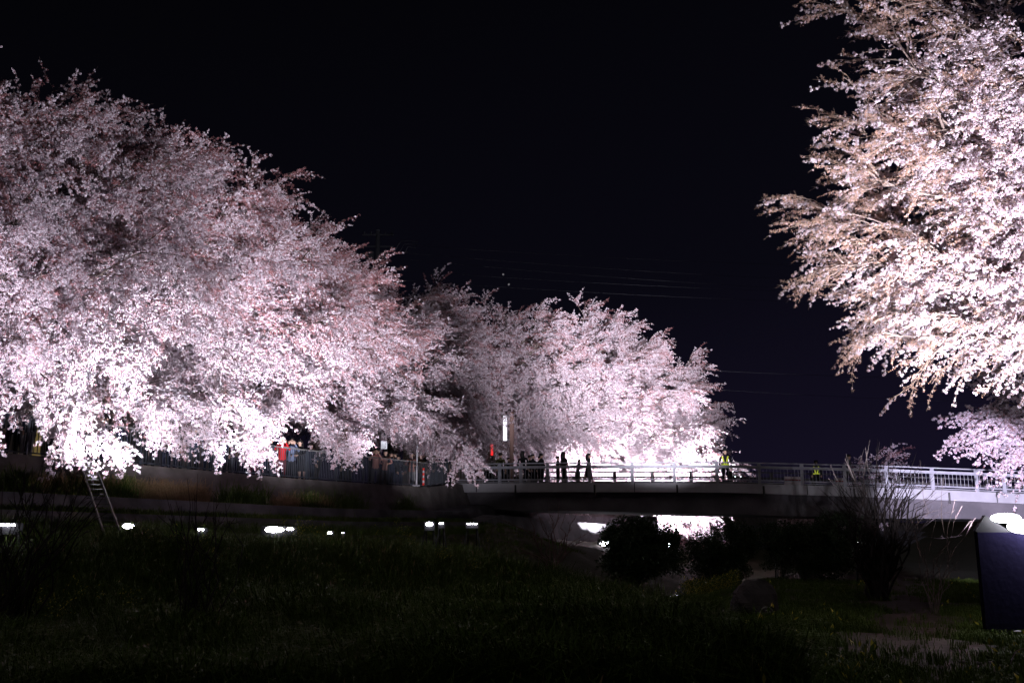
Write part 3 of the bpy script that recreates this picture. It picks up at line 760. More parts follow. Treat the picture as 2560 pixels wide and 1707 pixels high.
# ------------------------------------------------------------------ people
def build_body(name, pose, female=False, skirt=False):
    """one continuous body grown over a skeleton; material slots: skin, top, trousers, shoes"""
    v = []; ed = []; rad = []
    def add(p, r, par=None):
        v.append(p); rad.append(r)
        if par is not None: ed.append((par, len(v)-1))
        return len(v)-1
    lean = {'rail': .16, 'walk': .03}.get(pose, 0)
    k = .94 if female else 1.0
    pel = add((0, 0, .93), (.135, .10))
    sp_ = add((0, -lean*.3, 1.10), (.115*k, .085), pel)
    ch = add((0, -lean*.8, 1.30), (.150*k, .10), sp_)
    nb = add((0, -lean*1.1, 1.44), (.075, .065), ch)
    nk = add((0, -lean*1.25, 1.51), (.048, .048), nb)
    hb = add((0, -lean*1.4-.015, 1.58), (.062, .072), nk)
    hd = add((0, -lean*1.5-.01, 1.66), (.074, .092), hb)
    add((0, -lean*1.5, 1.735), (.055, .065), hd)
    hands = []
    for s in (-1, 1):
        sh = add((s*.17*k, -lean*.9, 1.41), (.058, .055), ch)
        if pose in ('phone',):
            el = (s*.24, -.20-lean, 1.22); wr = (s*.10, -.30-lean, 1.50)
        elif pose == 'rail':
            el = (s*.25, -.20-lean, 1.17); wr = (s*.12, -.42-lean, 1.10)
        elif pose == 'walk':
            el = (s*.23, s*.07, 1.14); wr = (s*.22, s*.16-.06, .93)
        elif pose == 'bend':
            el = (s*.22, -.20, 1.10); wr = (s*.14, -.38, 1.05)
        else:
            el = (s*.235, .02, 1.13); wr = (s*.23, -.06, .90)
        e_ = add(el, (.046, .044), sh); w_ = add(wr, (.030, .028), e_); hands.append((np.array(el), np.array(wr)))
        hx = s*.09
        hp = add((hx, 0, .86), (.092, .09), pel)
        if pose == 'walk': kn = (hx, -.14*s, .50); an = (hx, -.10*s+.12*(s < 0)*0, .10); an = (hx, -.26*s, .10)
        else: kn = (hx*1.1, -.015, .50); an = (hx*1.1, .02, .10)
        kk = add(kn, (.060, .060), hp); aa = add(an, (.042, .044), kk)
        add((an[0]+s*.01, an[1]-.13, .045), (.040, .030), aa)
    me = bpy.data.meshes.new(name); me.from_pydata(v, ed, [])
    o = bpy.data.objects.new(name, me); COL.objects.link(o)
    sk = o.modifiers.new('s', 'SKIN'); sk.use_smooth_shade = True
    lay = me.skin_vertices[0].data if len(me.skin_vertices) else None
    if lay is None:
        bm = bmesh.new(); bm.from_mesh(me); bm.verts.layers.skin.verify(); bm.to_mesh(me); bm.free(); lay = me.skin_vertices[0].data
    for i, r in enumerate(rad): lay[i].radius = r; lay[i].use_root = (i == 0)
    sb = o.modifiers.new('d', 'SUBSURF'); sb.levels = 1; sb.render_levels = 1
    dg = bpy.context.evaluated_depsgraph_get(); ev = o.evaluated_get(dg)
    m2 = bpy.data.meshes.new_from_object(ev)
    bpy.data.objects.remove(o); bpy.data.meshes.remove(me)
    bm = bmesh.new(); bm.from_mesh(m2)
    # hands: palm and five fingers
    hb_ = MB()
    for s, (el, wr) in zip((-1, 1), hands):
        d = wr-el; d /= np.linalg.norm(d)
        side = np.cross(d, [0, 1.0, 0.0]); side /= np.linalg.norm(side)+1e-9
        palm = wr+d*.085
        hb_.tube([wr-d*.01, wr+d*.04, palm], [.026, .036, .030], 6)
        for j, (off, l_) in enumerate([(-.027, .058), (-.009, .072), (.009, .068), (.026, .052)]):
            b0 = palm+side*off-d*.01; b1 = b0+d*l_*.6; b2 = b1+(d*.6+np.array([0, -.5, -.2]))*l_*.5
            hb_.tube([b0, b1, b2], [.0095, .0085, .006], 5)
        t0 = wr+d*.02-side*.028*s; hb_.tube([t0, t0+(d-side*.8*s)*.03, t0+(d*1.5-side*.7*s)*.045], [.012, .011, .007], 5)
    hm = hb_.mesh('h', []); n0 = len(bm.faces); bm.from_mesh(hm); bm.faces.ensure_lookup_table()
    for i, f in enumerate(bm.faces):
        c = f.calc_center_median()
        if i >= n0: f.material_index = 0
        elif c.z > 1.50: f.material_index = 0
        elif c.z < .075: f.material_index = 3
        elif c.z < .88 and math.hypot(c.x, c.y+.0) < .38 and not (abs(c.x) > .19): f.material_index = 0 if (skirt and c.z < .44) else 2
        else: f.material_index = 1
        f.smooth = True
    # nose and ears
    bm.to_mesh(m2); bm.free(); bpy.data.meshes.remove(hm)
    m2.name = name
    for m in (M_SKIN, M_COATS[0], M_COATS[0], M_SHOES[0]): m2.materials.append(m)
    return m2, -lean*1.5

M_SKIN = mat('skin', (0.52, 0.33, 0.25), 0.6)
M_HAIR = mat('dark_hair', (0.012, 0.010, 0.010), 0.5)
M_COATS = [mat('dark_coat', (0.018, 0.018, 0.022), .9), mat('navy_coat', (0.02, 0.025, 0.05), .9), mat('brown_coat', (0.07, 0.045, 0.03), .9),
           mat('grey_coat', (0.12, 0.12, 0.14), .9), mat('pale_coat', (0.42, 0.40, 0.40), .9), mat('red_coat', (0.55, 0.015, 0.02), .8),
           mat('denim_shirt', (0.16, 0.19, 0.30), .9), mat('khaki_coat', (0.12, 0.12, 0.05), .9), mat('peach_top', (0.55, 0.28, 0.24), .9), mat('maroon_coat', (0.10, 0.015, 0.02), .9)]
M_SHOES = [mat('dark_shoe', (0.015, 0.015, 0.015), .6), mat('white_shoe', (0.6, 0.6, 0.62), .7)]
M_VEST = mat('vest_painted_glow', (0.55, 0.62, 0.05), .5, emit=(0.62, 0.70, 0.06), estr=0.42)  # weak emission stands in for light reflected by the vest

def hair_mesh(name, y0, long=False):
    mb = MB()
    r = np.random.default_rng(3)
    mb.ball((0, y0+.018, 1.700), (.092, .106, .092), 10, 6, 0, .03, r)
    if long:
        mb.tube([(0, y0+.05, 1.70), (0, y0+.075, 1.58), (0, y0+.085, 1.44), (0, y0+.08, 1.36)], [.085, .095, .09, .05], 8)
    mb.tube([(0, y0-.095, 1.635), (0, y0-.115, 1.615)], [.012, .008], 4, 1)
    for s in (-1, 1): mb.ball((s*.082, y0+.0, 1.63), (.012, .02, .03), 5, 4, 1)
    return mb.mesh(name, [M_HAIR, M_SKIN])
def skirt_mesh():
    mb = MB(); k = 12; vs = []
    for z, r in ((1.0, .15), (.85, .19), (.62, .23), (.50, .26)):
        for j in range(k):
            a = 2*math.pi*j/k; w = 1+.06*math.sin(3*a); vs.append((r*w*math.cos(a), r*.8*w*math.sin(a), z))
    mb.add(vs, [(i*k+j, i*k+(j+1) % k, (i+1)*k+(j+1) % k, (i+1)*k+j) for i in range(3) for j in range(k)])
    return mb.mesh('skirt', [M_COATS[0]])
BODY = {}
for pose in ('stand', 'phone', 'rail', 'walk'):
    for fem in (0, 1):
        me, y0 = build_body('body', pose, bool(fem))
        BODY[(pose, fem)] = (me, hair_mesh('hair', y0, bool(fem)))
SKIRT = skirt_mesh()
def setmat(o, i, m):
    o.material_slots[i].link = 'OBJECT'; o.material_slots[i].material = m
def person(loc, face, label, pose='stand', fem=0, top=0, bot=0, shoes=0, group=None, h=1.0, hat=None, vest=False, skirt=False):
    root = empty('person', tuple(loc), face, label=label, cat='person', group=group)
    root.scale = (h*1.16, h*1.16, h)
    bm_, hm_ = BODY[(pose, fem)]
    b = bpy.data.objects.new('body', bm_); link(b, root)
    setmat(b, 1, M_COATS[top]); setmat(b, 2, M_SKIN if skirt else M_COATS[bot]); setmat(b, 3, M_SHOES[shoes])
    link(bpy.data.objects.new('hair', hm_), root)
    if skirt:
        s_ = bpy.data.objects.new('skirt', SKIRT); link(s_, root); setmat(s_, 0, M_COATS[bot])
    if hat:
        mb = MB(); mb.ball((0, .0, 1.745), (.108, .118, .055), 12, 6); mb.ball((0, -.03, 1.725), (.125, .15, .012), 12, 4)
        mb.obj('cap', hat, root)
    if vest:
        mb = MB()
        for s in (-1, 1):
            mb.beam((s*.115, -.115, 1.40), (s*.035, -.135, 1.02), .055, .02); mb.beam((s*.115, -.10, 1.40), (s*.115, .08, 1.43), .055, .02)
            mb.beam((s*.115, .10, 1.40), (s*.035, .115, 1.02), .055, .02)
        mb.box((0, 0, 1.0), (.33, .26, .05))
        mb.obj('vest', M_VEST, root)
    return root

def face_cam(p, dev=0.0): return math.atan2(-p[0], p[1])+dev  # body front (-Y) turned to the camera
# --- on the bridge
def on_bridge(px, off, *a, turn=0.0, **k):
    l = l_at(px, off); p = bp(l, off); p = np.array([p[0], p[1], p[2]-.075]); return person(p, face_cam(p, turn), *a, **k)
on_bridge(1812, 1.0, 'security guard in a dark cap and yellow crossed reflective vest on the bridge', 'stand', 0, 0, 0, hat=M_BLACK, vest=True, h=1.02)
on_bridge(1410, 1.6, 'tall standing figure with bobbed hair, upright in silhouette on the bridge', 'stand', 1, 0, 0, turn=2.2, h=1.0)
on_bridge(1395, 2.0, 'figure half hidden just left of the tall upright silhouette on the bridge', 'phone', 0, 0, 0, turn=1.2, h=.9)
on_bridge(1471, 1.4, 'long haired walker in a flared coat, rightmost of the dark walkers on the bridge', 'walk', 1, 0, 0, turn=1.5, h=.94, skirt=True)
on_bridge(1444, 1.2, 'short figure stooping by the railing between two bridge walkers', 'rail', 1, 3, 3, turn=.6, h=.74)
on_bridge(1251, 1.2, 'leftmost bridge walker, wearing a khaki jacket, dark round head', 'stand', 0, 7, 0, turn=2.6, h=.98)
on_bridge(1272, 2.4, 'shorter bridge walker beside the one in the khaki jacket', 'stand', 0, 0, 0, turn=.4, h=.90)
on_bridge(1308, 1.4, 'large dark walker directly below the white banner on the bridge', 'stand', 1, 0, 1, turn=2.8, h=1.04)
on_bridge(1322, 3.0, 'figure close behind the large walker below the white banner', 'walk', 0, 0, 0, turn=.8, h=.98)
on_bridge(1333, 1.6, 'broad walker in the middle of the left bridge crowd', 'stand', 0, 0, 0, turn=1.0, h=.95)
on_bridge(1343, 2.6, 'walker with a bowed head in the middle of the left bridge crowd', 'rail', 0, 0, 0, turn=.5, h=.93)
on_bridge(1354, 1.3, 'walker at the right end of the left bridge crowd', 'stand', 0, 0, 0, turn=2.0, h=.95)
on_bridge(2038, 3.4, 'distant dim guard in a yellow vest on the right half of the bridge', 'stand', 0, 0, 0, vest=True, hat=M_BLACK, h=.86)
on_bridge(2120, 1.4, 'dark figure with a pale scarf beside the big bare shrub on the bridge', 'walk', 1, 3, 0, turn=1.2, h=.95)
# --- behind the fence
def t_of(px):
    u = (px-1280)/F_PX/1.004; best = None
    for t in np.arange(8, FENCE_END, .1):
        p, _ = bank_pt(t, -.6); e_ = abs(p[0]/p[1]-u)
        if best is None or e_ < best[0]: best = (e_, t)
    return best[1]
def on_bank(px, off, *a, turn=0.0, **k):
    p, _ = bank_pt(t_of(px), -abs(off)); p[2] -= .10+.07
    return person(p, face_cam(p, turn), *a, **k)
on_bank(703, .55, 'person in a bright red coat raising both hands to take a picture', 'phone', 0, 5, 9)
on_bank(728, .60, 'person in a denim shirt photographing, right of the red coat', 'phone', 0, 6, 0)
on_bank(748, .42, 'person with white trainers and a pale bag leaning on the fence', 'rail', 1, 0, 0, 1, skirt=True, h=.96, turn=-.5)
on_bank(716, 1.5, 'grey clad person standing between the red coat and the denim shirt', 'stand', 1, 3, 0, h=1.02)
on_bank(1023, .5, 'person with bare arms leaning over the fence right of the white sign', 'rail', 1, 8, 4)
on_bank(935, .5, 'person in a peach top bending beside the drooping blossom', 'phone', 1, 8, 3)
on_bank(960, .5, 'person in a pink hooded top stooping over the fence rail', 'rail', 1, 8, 3, h=.97)
on_bank(26, .7, 'long haired person in dark clothes behind the fence at the left edge', 'stand', 1, 1, 0, turn=.3)
on_bank(62, .6, 'person in a jacket over pale trousers behind the fence at far left', 'phone', 0, 0, 4)
on_bank(8, 1.6, 'person in a grey coat half cut off by the left edge of the picture', 'stand', 0, 3, 3)
on_bank(640, .7, 'person in maroon clothes leaning low left of the red coat', 'rail', 1, 9, 9, h=.9)
on_bank(668, .9, 'person in a white hood standing left of the red coat', 'stand', 1, 4, 1)
rr = random.Random(5)
LM = [(62, 'the person in pale trousers at far left'), (340, 'the lowest overhanging blossom spray'), (748, 'the person with white trainers'), (960, 'the stooping pink hooded person'), (1041, 'the pale steel post')]
ORD = ['first', 'second', 'third', 'fourth', 'fifth', 'sixth', 'seventh', 'eighth', 'ninth', 'tenth']
CN = ['black', 'navy', 'brown', 'grey']; cnt_ = {}
for i, px in enumerate([98, 120, 150, 190, 235, 262, 300, 330, 372, 410, 445, 480, 520, 555, 590, 615, 655, 690, 765, 780, 796, 812, 835, 858, 880, 902, 946, 975, 990, 1006, 1050, 1062, 1085, 1105, 1128, 1150, 1172]):
    lm = [l_ for l_ in LM if l_[0] < px][-1][1]; cnt_[lm] = cnt_.get(lm, -1)+1
    c1 = rr.choice([0, 0, 1, 2, 3])
    on_bank(px+rr.uniform(-2, 2), rr.choice([.55, .8, 1.3, 1.8, 2.3]), f'{CN[c1]} coated spectator, {ORD[min(cnt_[lm], 9)]} right of {lm}', rr.choice(['stand', 'phone', 'rail', 'stand', 'walk']),
            rr.choice([0, 1]), c1, rr.choice([0, 0, 1]), 0, group='dark clothed spectators behind the riverside fence', h=rr.uniform(.90, 1.03), turn=rr.uniform(-.7, .7))

# ------------------------------------------------------------------ buildings behind the trees
def house(name, c, size, rz, wallm, label, wins, roof_h=1.6, lit=()):
    root = empty(name, c, rz, label=label, cat='house')
    w_, d_, h_ = size
    mb = MB(); mb.box((0, 0, h_/2), (w_, d_, h_)); mb.obj('wall', wallm, root)
    mb = MB(); ov = .5
    vs = [(-w_/2-ov, -d_/2-ov, h_+.01), (w_/2+ov, -d_/2-ov, h_+.01), (w_/2+ov, d_/2+ov, h_+.01), (-w_/2-ov, d_/2+ov, h_+.01), (-w_/2+1, 0, h_+roof_h), (w_/2-1, 0, h_+roof_h)]
    mb.add(vs, [(3, 2, 1, 0), (0, 1, 5, 4), (2, 3, 4, 5), (1, 2, 5), (3, 0, 4)]); mb.obj('roof', M_TILE, root)
    for i, (x, z, ww, wh) in enumerate(wins):
        f = MB()
        for (a_, b_) in (((x-ww/2, z-wh/2), (x+ww/2, z-wh/2)), ((x-ww/2, z+wh/2), (x+ww/2, z+wh/2)), ((x-ww/2, z-wh/2), (x-ww/2, z+wh/2)), ((x+ww/2, z-wh/2), (x+ww/2, z+wh/2)), ((x, z-wh/2), (x, z+wh/2))):
            f.beam((a_[0], -d_/2-.03, a_[1]), (b_[0], -d_/2-.03, b_[1]), .06, .06)
        fo_ = f.obj('window', M_ALU, root)
        g = MB(); g.box((x, -d_/2-.012, z), (ww-.04, .02, wh-.04)); g.obj('pane', M_WIN_LIT if i in lit else M_WIN_DARK, fo_)
    return root
house('house', (-27, 34, 3.9), (10, 8, 7.5), -.35, M_WOOD, 'timber clad house glimpsed through the blossom at far left', [(-3, 2, 1.6, 1.8), (0, 2, 1.6, 1.8), (3, 2, 1.6, 1.8), (-3, 5.2, 1.6, 1.2), (0, 5.2, 1.6, 1.2), (3, 5.2, 1.6, 1.2)])
house('house', (-19.5, 47, 3.9), (9, 8, 6.0), -.4, M_PLASTER, 'grey rendered house behind the crowd with a dim lit window', [(-3.2, 1.8, 1.2, 1.6), (0.2, 1.8, 1.4, 1.6), (3, 1.8, 1.4, 1.6), (0.2, 4.5, 1.4, 1.1)], lit=(1,))
house('house', (-3.0, 80, 4.3), (10, 8, 6.5), -.1, M_PLASTER, 'grey house wall behind the bridge walkers and white banner', [(-2, 2, 1.6, 1.6), (2, 2, 1.6, 1.6), (2, 5, 1.6, 1.2)])

# ------------------------------------------------------------------ poles, signs, wires
M_POLE = mat('dark_pole', (0.014, 0.014, 0.020), .8)
pt = at(945, 600, 55); pz = 4.0
pole = empty('utility_pole', (pt.x, pt.y, pz), label='dim utility pole with transformers rising above the reddish blossom', cat='utility pole')
hh = pt.z-pz
mb = MB(); mb.tube([(0, 0, 0), (0, 0, hh*.5), (0, 0, hh+.6)], [.17, .15, .12], 10); mb.obj('post', M_POLE, pole)
for dz in (.3, -.4):
    mb = MB(); mb.beam((-.9, 0, hh+dz), (.9, 0, hh+dz), .08, .08); mb.obj('crossarm', M_POLE, pole)
for s in (-.42, .42):
    mb = MB(); mb.tube([(s, -.1, hh-1.35), (s, -.1, hh-.75)], .24, 12); mb.tube([(s, -.1, hh-.75), (s, -.1, hh-.62)], [.10, .05], 8); mb.obj('transformer', M_POLE, pole)
for s in (-.8, -.4, .4, .8):
    mb = MB(); mb.tube([(s, 0, hh+.32), (s, 0, hh+.5)], [.05, .035], 8); mb.obj('insulator', M_POLE, pole)
for k in range(3):
    q = [at(984+k*14, 632, 51), at(996+k*12, 612+k*2, 51), at(1003+k*8, 603+k*7, 51), at(1018+k*4, 602+k*8, 51), at(1046-k*3, 605+k*8, 51)]
    q = [np.array(i)-np.array([pt.x, pt.y, pz]) for i in q]
    mb = MB(); mb.tube(q, .022, 5); mb.obj('insulated_lead', M_POLE, pole)
def wire(pts, label, r=.012):
    r = r*.45; c = np.array(pts[0]); mb = MB(); P0, P1 = np.array(pts[0]), np.array(pts[1])
    t = np.linspace(0, 1, 24)[:, None]; L_ = np.linalg.norm(P1-P0)
    q = P0*(1-t)+P1*t; q[:, 2] -= (4*t*(1-t))[:, 0]*L_*.010
    mb.tube(q-c, r, 4); o = mb.obj('overhead_wire', M_WIRE, label=label, cat='wire', group='overhead wires crossing the river'); o.location = c.tolist(); return o
WN = ['topmost', 'second', 'third', 'fourth', 'lowest']
for k, (a, b) in enumerate([((1010, 612), (2700, 668)), ((1010, 632), (2700, 715)), ((1010, 648), (2700, 745)), ((1000, 676), (2700, 735)), ((1000, 700), (2700, 760))]):
    wire((at(*a, 50.5), at(*b, 64)), WN[k]+' of five faint overhead wires against the night sky')
wire((at(1180, 888, 55.5), at(2750, 948, 64)), 'upper dark wire crossing in front of the broad bright cherry tree', .02)
wire((at(1180, 925, 55.5), at(2750, 1010, 64)), 'lower dark wire crossing in front of the broad bright cherry tree', .015)
for (x, y, D, lab) in ((1258, 686, 52.5, 'upper small round marker ball hanging on a faint wire'), (1272, 711, 52.6, 'lower small round marker ball hanging on a faint wire')):
    mb = MB(); mb.ball((0, 0, 0), .06, 8, 6); o = mb.obj('marker_ball', M_ALU, label=lab, cat='marker ball'); o.location = at(x, y, D)
# banner pole
b0 = at(1263, 1100, 52.9)
bn_ = empty('street_banner', (b0.x+.35, b0.y, 4.6), label='narrow vertical white lit banner on a brown post behind the bridge', cat='banner')
mb = MB(); mb.tube([(0.0, .1, 0), (0.0, .1, at(1263, 1030, 52.9).z-4.6)], .12, 10); mb.obj('post', mat('brown_post', (0.22, 0.13, 0.11), .7), bn_)
mb = MB(); z_a = at(1263, 1101, 52.9).z-4.6; z_b = at(1263, 1040, 52.9).z-4.6
mb.box((-.36, 0, (z_a+z_b)/2), (.20, .12, z_b-z_a)); mb.obj('banner', mat('banner_light', (.8, .8, .85), .5, emit=(.9, .88, 1), estr=1.3), bn_)
for z_ in (z_a+.05, z_b-.05):
    mb = MB(); mb.beam((-.26, .04, z_), (0, .1, z_), .03, .03); mb.obj('bracket', M_RAIL, bn_)
# red sign
p = at(1230, 1124, 57); sg = empty('red_sign', (p.x, p.y, 4.4), label='small glowing red vertical sign between the trunks left of the banner', cat='sign')
mb = MB(); mb.box((0, 0, p.z-4.4), (.14, .08, .62)); mb.obj('panel', mat('red_light', (.6, .02, .02), .5, emit=(1, .03, .03), estr=1.2), sg)
mb = MB(); mb.tube([(0, .07, 0), (0, .07, p.z-4.2)], .03, 6); mb.obj('post', M_BLACK, sg)
# white sign on post, warm lamp, pale post, cone
p = at(960, 1112, 46); zg = 4.15
sg = empty('white_sign', (p.x, p.y, zg), label='square white sign hung above the crowd beside a warm lamp', cat='sign')
mb = MB(); mb.box((0, 0, p.z-zg), (.28, .03, .36)); mb.obj('panel', mat('white_sign_panel', (.8, .8, .85), .5, emit=(.85, .87, 1), estr=.55), sg)
mb = MB(); mb.tube([(0, .04, 0), (0, .04, p.z-zg+.9)], .025, 6); mb.obj('post', M_FENCE, sg)
p = at(923, 1105, 47); lp = empty('street_lamp', (p.x, p.y, zg), label='small warm yellow lamp shining over the crowd left of the white sign', cat='lamp')
mb = MB(); mb.ball((0, 0, p.z-zg), .07, 8, 6); mb.obj('bulb', mat('warm_bulb', (1, .8, .5), .4, emit=(1, .78, .42), estr=9), lp, smooth=True)
mb = MB(); mb.tube([(0, .1, 0), (0, .1, p.z-zg-.02), (0, 0, p.z-zg+.08)], .03, 6); mb.obj('pole', M_FENCE, lp)
p = at(1041, 1215, 44.6); q = at(1041, 1114, 44.6)
ps = empty('steel_post', (p.x, p.y, p.z), label='pale upright steel post standing at the fence near the striped marker', cat='post')
mb = MB(); mb.tube([(0, 0, 0), (0, 0, q.z-p.z)], .038, 8); mb.obj('shaft', M_FASCIA, ps)
mb = MB(); mb.box((0, 0, .02), (.3, .3, .04)); mb.obj('base', M_FASCIA, ps)
p = at(1058, 1217, 45.2)
cn = empty('traffic_marker', (p.x, p.y, p.z), label='red and white banded delineator post behind the fence', cat='traffic marker')
M_RED = mat('marker_red', (.55, .03, .02), .6, emit=(.6, .02, .01), estr=.12)  # faint glow put into the red, the marker is no lamp
mb = MB(); mb.tube([(0, 0, 0), (0, 0, .05), (0, 0, .08)], [.18, .17, .05], 10); mb.obj('base', M_BLACK, cn)
for i in range(7):
    mb = MB(); mb.tube([(0, 0, .08+i*.11), (0, 0, .08+(i+1)*.11-.004)], .045, 8); mb.obj('band', M_RED if i % 2 == 0 else M_FASCIA, cn)
# string lights beside the guard
for i, (x, y) in enumerate([(1823, 1143), (1825, 1150), (1827, 1156), (1830, 1164), (1832, 1178), (1838, 1191), (1845, 1190)]):
    pass
pts = [at(x, y, 51.8) for (x, y) in [(1820, 1136), (1823, 1143), (1825, 1150), (1827, 1156), (1830, 1164), (1832, 1178), (1838, 1191), (1852, 1191)]]
r_ = empty('string_lights', tuple(pts[0]), label='short string of tiny white lights hanging beside the guard', cat='string lights')
mb = MB(); mb.tube([np.array(i)-np.array(pts[0]) for i in pts], .006, 4); mb.obj('cable', M_WIRE, r_)
M_TINY = mat('tiny_bulb', (1, 1, 1), .4, emit=(.9, .9, 1), estr=2.5)
for i in pts[1:]:
    mb = MB(); mb.ball(np.array(i)-np.array(pts[0]), .035, 6, 4); mb.obj('bulb', M_TINY, r_)
# striped barriers on the bridge
M_MAROON = mat('maroon_panel', (.28, .03, .05), .6); M_PINKW = mat('pale_panel', (.55, .45, .48), .6)
for (xa, xb, lab) in ((1958, 2002, 'low striped barrier on the bridge left of the distant guard'), (2084, 2112, 'low striped barrier on the bridge by the figure with the scarf')):
    la, lb = l_at(xa, 4.6), l_at(xb, 4.6); pa, pb_ = bp(la, 4.6), bp(lb, 4.6)
    r_ = empty('barrier', tuple(pa), label=lab, cat='barrier')
    for z_, m_ in ((.62, M_PINKW), (.48, M_MAROON), (.34, M_PINKW)):
        mb = MB(); mb.beam((0, 0, z_), tuple(pb_-pa+np.array([0, 0, z_])), .04, .13); mb.obj('board', m_, r_)
    for f in (0.02, .98):
        mb = MB(); mb.beam(tuple((pb_-pa)*f+np.array([0, .04, -.08])), tuple((pb_-pa)*f+np.array([0, .04, .7])), .05, .04); mb.obj('leg', M_RAIL, r_)
# corrugated screen under the bridge
pa, pb_ = at(1197, 1318, 53.0), at(1257, 1316, 53.0); ht = at(1197, 1274, 53).z-pa.z
r_ = empty('corrugated_screen', tuple(pa), label='pale corrugated metal screen under the left end of the bridge', cat='screen')
mb = MB(); N = 28
vs = []
for i in range(N+1):
    q = (np.array(pb_)-np.array(pa))*i/N; y = .035*(i % 2)
    vs += [(q[0], q[1]+y, -.3), (q[0], q[1]+y, ht)]
mb.add(vs, [(2*i, 2*i+2, 2*i+3, 2*i+1) for i in range(N)]); mb.obj('sheet', M_FASCIA, r_)
mb = MB(); mb.beam((0, .06, ht*.8), (vs[-1][0], .06+vs[-1][1], ht*.8), .04, .05); mb.obj('batten', M_RAIL, r_)

# ------------------------------------------------------------------ ladder
M_LADDER = mat('shaded_aluminium', (0.10, 0.095, 0.09), 0.6)  # aluminium darkened to keep the ladder dim in the lamp spill
lb = np.array(at(262, 1338, 22.3)); lt = np.array(at(199, 1150, 26.2)); ln = empty('ladder', tuple(lb), label='tall aluminium ladder leaning against the terraced embankment', cat='ladder')
ax = lt-lb; sd = np.cross(ax, [0, 0, 1.0]); sd /= np.linalg.norm(sd); sd = np.array([.93, .36, 0])*.34*.5*2
for s in (0, 1):
    mb = MB(); mb.beam(sd*s, ax+sd*s, .028, .07); mb.obj('stile', M_LADDER, ln)
n = 15
rm = MB(); rm.beam((0, 0, 0), sd, .035, .028); rme = rm.mesh('rung', M_LADDER)
for i in range(n):
    o = bpy.data.objects.new('rung', rme); link(o, ln); o.location = (ax*((i+.6)/n)).tolist()

# ------------------------------------------------------------------ bare shrubs
def bare_shrub(base, tips, label, seed, r0=.022, barkm=M_TWIG, sub=6, twl=.5, cat='shrub', name='bare_shrub', arch=.25):
    r = np.random.default_rng(seed); base = np.array(base, float)
    root = empty(name, tuple(base), label=label, cat=cat)
    st = MB(); tw = MB()
    for tip in tips:
        tip = np.array(tip, float)-base
        q = curve_pts(r.normal(0, .09, 3)*[1, 1, 0], (0, 0, 1), tip, 9, 0, .42, r)
        st.tube(q, np.linspace(r0*r.uniform(.7, 1.2), .003, 9), 4, cap=False)
        L_ = np.linalg.norm(tip)
        for k in range(sub):
            t = r.uniform(.25, .95); i = min(int(t*8), 7); p = q[i]+(q[i+1]-q[i])*(t*8-i)
            a = q[i+1]-q[i]; a /= np.linalg.norm(a); d = a+r.normal(0, .42, 3)+np.array([0, 0, .25]); d /= np.linalg.norm(d)
            l_ = twl*L_*.4*r.uniform(.4, 1.1)*(1.2-t)
            q2 = curve_pts(p, d, p+d*l_+r.normal(0, .03, 3), 5, -.05, .1, r); tw.tube(q2, np.linspace(.006, .002, 5), 3, cap=False)
            for _ in range(2):
                j = r.integers(1, 4); d2 = d+r.normal(0, .5, 3); d2 /= np.linalg.norm(d2)
                tw.tube([q2[j], q2[j]+d2*l_*.25, q2[j]+d2*l_*.45+np.array([0, 0, .02])], [.004, .003, .0015], 3, cap=False)
    st.obj('stems', barkm, root, kind='stuff'); tw.obj('twigs', barkm, root, kind='stuff')
    return root
def fan(cx, y_lo, x0, x1, ytop, D, n, seed, dj=1.0):
    r = np.random.default_rng(seed); o = []
    for i in range(n):
        f = (i+.5)/n+r.normal(0, .03); x = x0+(x1-x0)*f
        y = ytop+(abs(f-.5)*2)**2*(y_lo-ytop)*.45+r.uniform(0, .35)*(y_lo-ytop)
        o.append(tuple(at(x, y, D+r.uniform(-dj, dj))))
    return o
def gbase(px, D):
    p = at(px, 1400, D); return (p.x, p.y, gz(p.x, p.y))
bare_shrub(gbase(35, 13.5), fan(35, 1390, -90, 290, 1130, 13.5, 34, 1), 'bushy bare shrub with fanned stems at the left edge in front of the terraces', 1, .018, barkm=M_TWIG_SHADED)
bare_shrub(gbase(495, 14), fan(495, 1400, 385, 600, 1175, 14, 17, 2), 'vase shaped bare shrub standing between the ladder and the widest floodlight', 2, .014, barkm=M_TWIG_SHADED)
bare_shrub(gbase(2195, 30), fan(2195, 1400, 2020, 2390, 1090, 30, 60, 3, 1.6), 'big dense bare shrub silhouetted in front of the right half of the bridge', 3, .05, sub=9, barkm=M_TWIG_SHADED)
bare_shrub(gbase(1385, 34), [tuple(at(x, y, 34)) for x, y in ((1205, 1290), (1260, 1300), (1300, 1270), (1340, 1265), (1372, 1255), (1400, 1240), (1440, 1290), (1480, 1325), (1240, 1345), (1200, 1400), (1470, 1345), (1290, 1380), (1330, 1330), (1415, 1280), (1350, 1290), (1430, 1320))], 'spreading bare brown shrub under the left half of the bridge', 4, .035, sub=10)
bare_shrub(gbase(2330, 24), [tuple(at(x, y, 24)) for x, y in ((2428, 1300), (2405, 1265), (2388, 1248), (2290, 1260), (2440, 1292), (2370, 1330), (2340, 1300), (2300, 1150), (2360, 1190))], 'sparse pale twigs catching the light right of the big bare shrub', 5, .016, barkm=M_BARK_PALE, sub=4, twl=.3)

